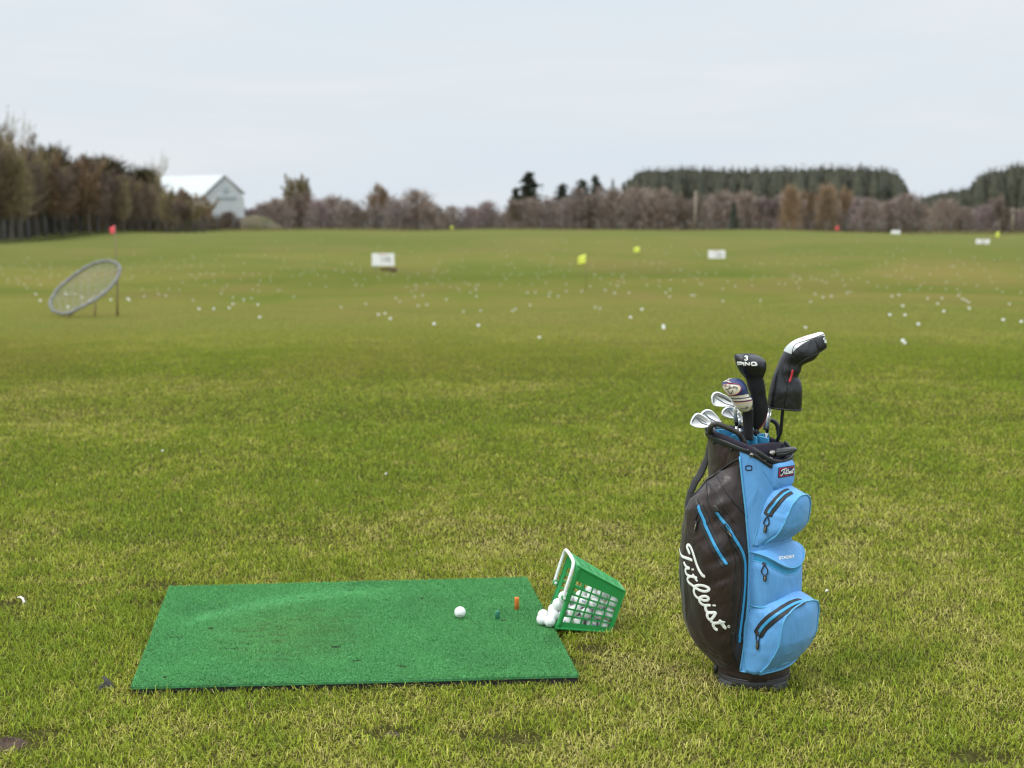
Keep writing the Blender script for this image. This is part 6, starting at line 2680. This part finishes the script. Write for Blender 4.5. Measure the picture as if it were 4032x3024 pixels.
mb = MB()
P_, N_ = layh([(1322, 1510), (1365, 1555), (1395, 1585), (1420, 1540), (1438, 1495)], kP, 4, .0042)
strip(P_, N_, .0026, .001, 6, mb)
P_, N_ = layh([(1365, 1440), (1380, 1465), (1400, 1430), (1410, 1455), (1440, 1425)], kP, 4, .0042)
strip(P_, N_, .0014, .001, 6, mb)
P_, N_ = layh([(1445, 1420), (1470, 1415), (1475, 1450), (1450, 1455), (1455, 1435), (1480, 1445)], kP, 4, .0042)
strip(P_, N_, .0014, .001, 6, mb)
P_, N_ = layh([(1530, 1425), (1500, 1425), (1500, 1450), (1530, 1450), (1545, 1430), (1535, 1470), (1515, 1490)], kP, 4, .0042)
strip(P_, N_, .0014, .001, 6, mb)
P_, N_ = layh([(870, 1000), (900, 985), (930, 990), (950, 975), (925, 970), (960, 985)], k1, 4, .0016)
if len(P_) > 2:
    strip(P_, N_, .0016, .001, 6, mb)
mb.build('cover_print', M_NAVY, body_)
mb = MB()
P_, N_ = layh([(1240, 1400), (1300, 1395), (1360, 1400), (1370, 1430), (1310, 1480), (1265, 1450)], kP, 4, .0046)
strip(P_, N_, .0032, .0014, 6, mb)
P_, N_ = layh([(1225, 1320), (1300, 1310), (1420, 1340)], kP, 4, .0046)
strip(P_, N_, .0050, .0014, 6, mb)
P_, N_ = layh([(1340, 1235), (1345, 1270), (1350, 1300)], kP, 4, .0046)
strip(P_, N_, .0060, .0016, 6, mb)
mb.build('number_tag', M_METAL, body_)
mb = MB()
nk = cover([(892, 1022, 1015, 1000, .8), (892, 1080, 1012, 1060, .8), (895, 1150, 1010, 1140, .8), (900, 1220, 1010, 1215, .8), (908, 1290, 1012, 1290, .8), (915, 1330, 1012, 1330, .8)], k1, h_Y + .02, 1.0, 4, 20, 2.2)
nk.build('neck', M_SOCK, root)

# ================================================================== range balls lying in the field
RB = []
Z1 = [(122,1258),(230,1250),(350,1210),(395,1228),(455,1235),(236,1190),(298,1168),(383,1178),(393,1175),(187,1140),(75,1165),(112,1160),(10,1187),(2,1165),(310,1435),(524,1485),(690,1432),(714,1403),(783,1367),(732,1237),(690,1265),(645,1290),(758,1190),(660,1187),(750,1143),(820,1106),(885,1195),(1094,1343),(992,1430),(1000,1265),(1022,1245),(1003,1185),(1024,1152),(1110,1160),(1133,1207),(1212,1213),(1273,1167),(1310,1260),(1366,1180),(1414,1122),(1466,1157),(1490,1105),(1546,1143),(1455,1225),(1512,1265),(1530,1230),(1545,1228),(1586,1213),(1630,1225),(1650,1220),(1645,1280),(1713,1212),(1530,1498),(1643,1497),(1142,1118),(1235,1097),(960,1115),(600,1105),(497,1175),(395,1130),(295,1143),(215,1097),(185,1060)]
Z2 = [(37,1263),(132,1275),(132,1292),(38,1322),(5,1357),(255,1327),(270,1438),(262,1205),(430,1200),(443,1202),(569,1258),(979,1348),(1196,1318),(1305,1414),(1362,1404),(1410,1452),(1110,1157),(1163,1160),(1185,1102),(1085,1105),(1143,1040),(1300,1075),(1442,1060),(1560,1103),(1570,1075),(1493,1298),(1458,1268),(1548,1171),(1592,1211),(1631,1197),(1622,1256),(1690,1244),(1652,1336),(1727,1325),(1724,1140),(1817,1115),(1858,1140),(1922,1103),(1930,1170),(1995,1172),(2008,1197),(2105,1220),(2092,1148),(2152,1162),(2178,1150),(2155,1195),(2157,1255),(1896,1281),(2045,1387),(2195,1380),(1790,1498),(2176,1513),(840,1079),(930,1023),(715,1033),(748,1030),(622,1065),(648,1050),(555,1075),(460,1010),(520,1012),(375,1042),(362,1080),(366,1112),(210,1060),(132,1052),(105,1103),(132,965),(488,968),(690,970),(735,980),(790,975),(822,943),(1072,965),(1020,965),(2010,985),(1828,965),(1775,1083),(1905,1025),(1860,1043)]
Z3 = [(93,1002),(50,1060),(203,1095),(157,1150),(320,1150),(430,1145),(390,1223),(459,1217),(588,1220),(580,1252),(660,1254),(415,1332),(261,1381),(289,1365),(729,1148),(729,1208),(862,1207),(1069,1198),(1150,1226),(1276,1222),(981,1351),(1022,1361),(1289,1442),(1387,1370),(1575,1517),(1578,1535),(1628,1258),(1597,1222),(1633,1196),(1540,1165),(1638,1110),(1820,1244),(1847,1247),(2092,1296),(2095,1187),(1893,1140),(1866,1097),(1838,1080),(1946,1060),(1797,1065),(1232,1125),(1185,1122),(1176,1166),(1115,1145),(1232,1060),(1220,1090),(1420,1090),(1327,1040),(980,1060),(487,1090),(470,1052),(525,1055),(580,985),(580,1040),(765,970),(965,983),(1410,945),(1485,960),(1587,972),(1665,1025),(1727,1025),(1530,1020),(340,1055),(310,1068),(255,1055),(680,1020),(640,1030),(1500,850),(615,925),(210,900)]
Z4 = [(703,1147),(791,1115),(849,1107),(962,1083),(988,1073),(1264,1241),(1371,1243),(1278,1108),(1328,1098),(1355,1178),(1465,1308),(1355,1428),(1603,1160),(1530,1122),(1632,1121),(1645,1215),(1660,1055),(1462,1055),(1407,1063),(1739,1057),(1760,1080),(1748,1103),(1778,1127),(1800,1137),(1822,1150),(1825,1195),(2065,1278),(2193,1290),(2107,1161),(2190,1080),(2020,1055),(348,1138),(480,1015),(525,1020),(575,945),(612,967),(630,990),(710,967),(742,985),(735,1090),(617,1045),(928,990),(990,985),(860,965),(1175,1035),(1243,1043),(1327,1015),(1375,965),(1265,965),(1105,925),(1187,887),(1237,858),(1240,885),(900,935),(770,880),(660,890),(310,860),(535,805),(650,810),(1150,803),(1285,815),(1690,795),(1750,850),(1720,885),(1795,885),(1840,920),(1600,900),(1545,950),(1890,880),(1760,970),(1970,970),(1510,1010),(1553,1050),(1880,1030),(2060,1075)]
for Zl, kk in ((Z1, zz(0, 450, 1.952)), (Z2, zz(900, 600, 2.212)), (Z3, zz(1900, 600, 2.212)), (Z4, zz(2800, 550, 1.7955))):
    RB += [kk(a, b_) for a, b_ in Zl]
RB.sort(key=lambda q: -q[1])
NEAR = {(2124, 1335): 'stray white ball lying nearest to the mat in the middle of the open grass'}
golf_ball(gp(2124, 1334) + Vector((0, 0, .016)), 'nearest stray white ball on the open grass, straight beyond the basket')
golf_ball(gp(2800 + 1370 / 1.7955, 550 + 1447 / 1.7955) + Vector((0, 0, .016)), 'lone white ball in the open grass to the right of the black headcovers')
golf_ball(gp(2800 + 667 / 1.7955, 550 + 1335 / 1.7955) + Vector((0, 0, .016)), 'white ball lying just above the tallest black headcover')
KEEP = 255
stuff_v = []
for i, (px, py) in enumerate(RB):
    p = gp(px, py + 2)
    c = p + Vector((0, 0, .016))
    if i < KEEP:
        golf_ball(c, 'white practice ball lying out on the mown range', 'practice balls scattered over the range', me_=far_ball)
    else:
        stuff_v.append(c)
r2 = random.Random(21)
for i in range(240):
    px, py = r2.uniform(0, 4032), 930 + 200 * r2.random() ** .8
    if px < 1000:
        py += 60
    stuff_v.append(gp(px, py) + Vector((0, 0, .016)))
bv = [v.co.copy() for v in far_ball.vertices]
bf = [tuple(p_.vertices) for p_ in far_ball.polygons]
mb = MB()
for c in stuff_v:
    mb.add([q + c for q in bv], bf)
tag(mb.build('distant_practice_balls', M_BALL), 'faint white practice balls far up the range', 'golf balls', kind='stuff')
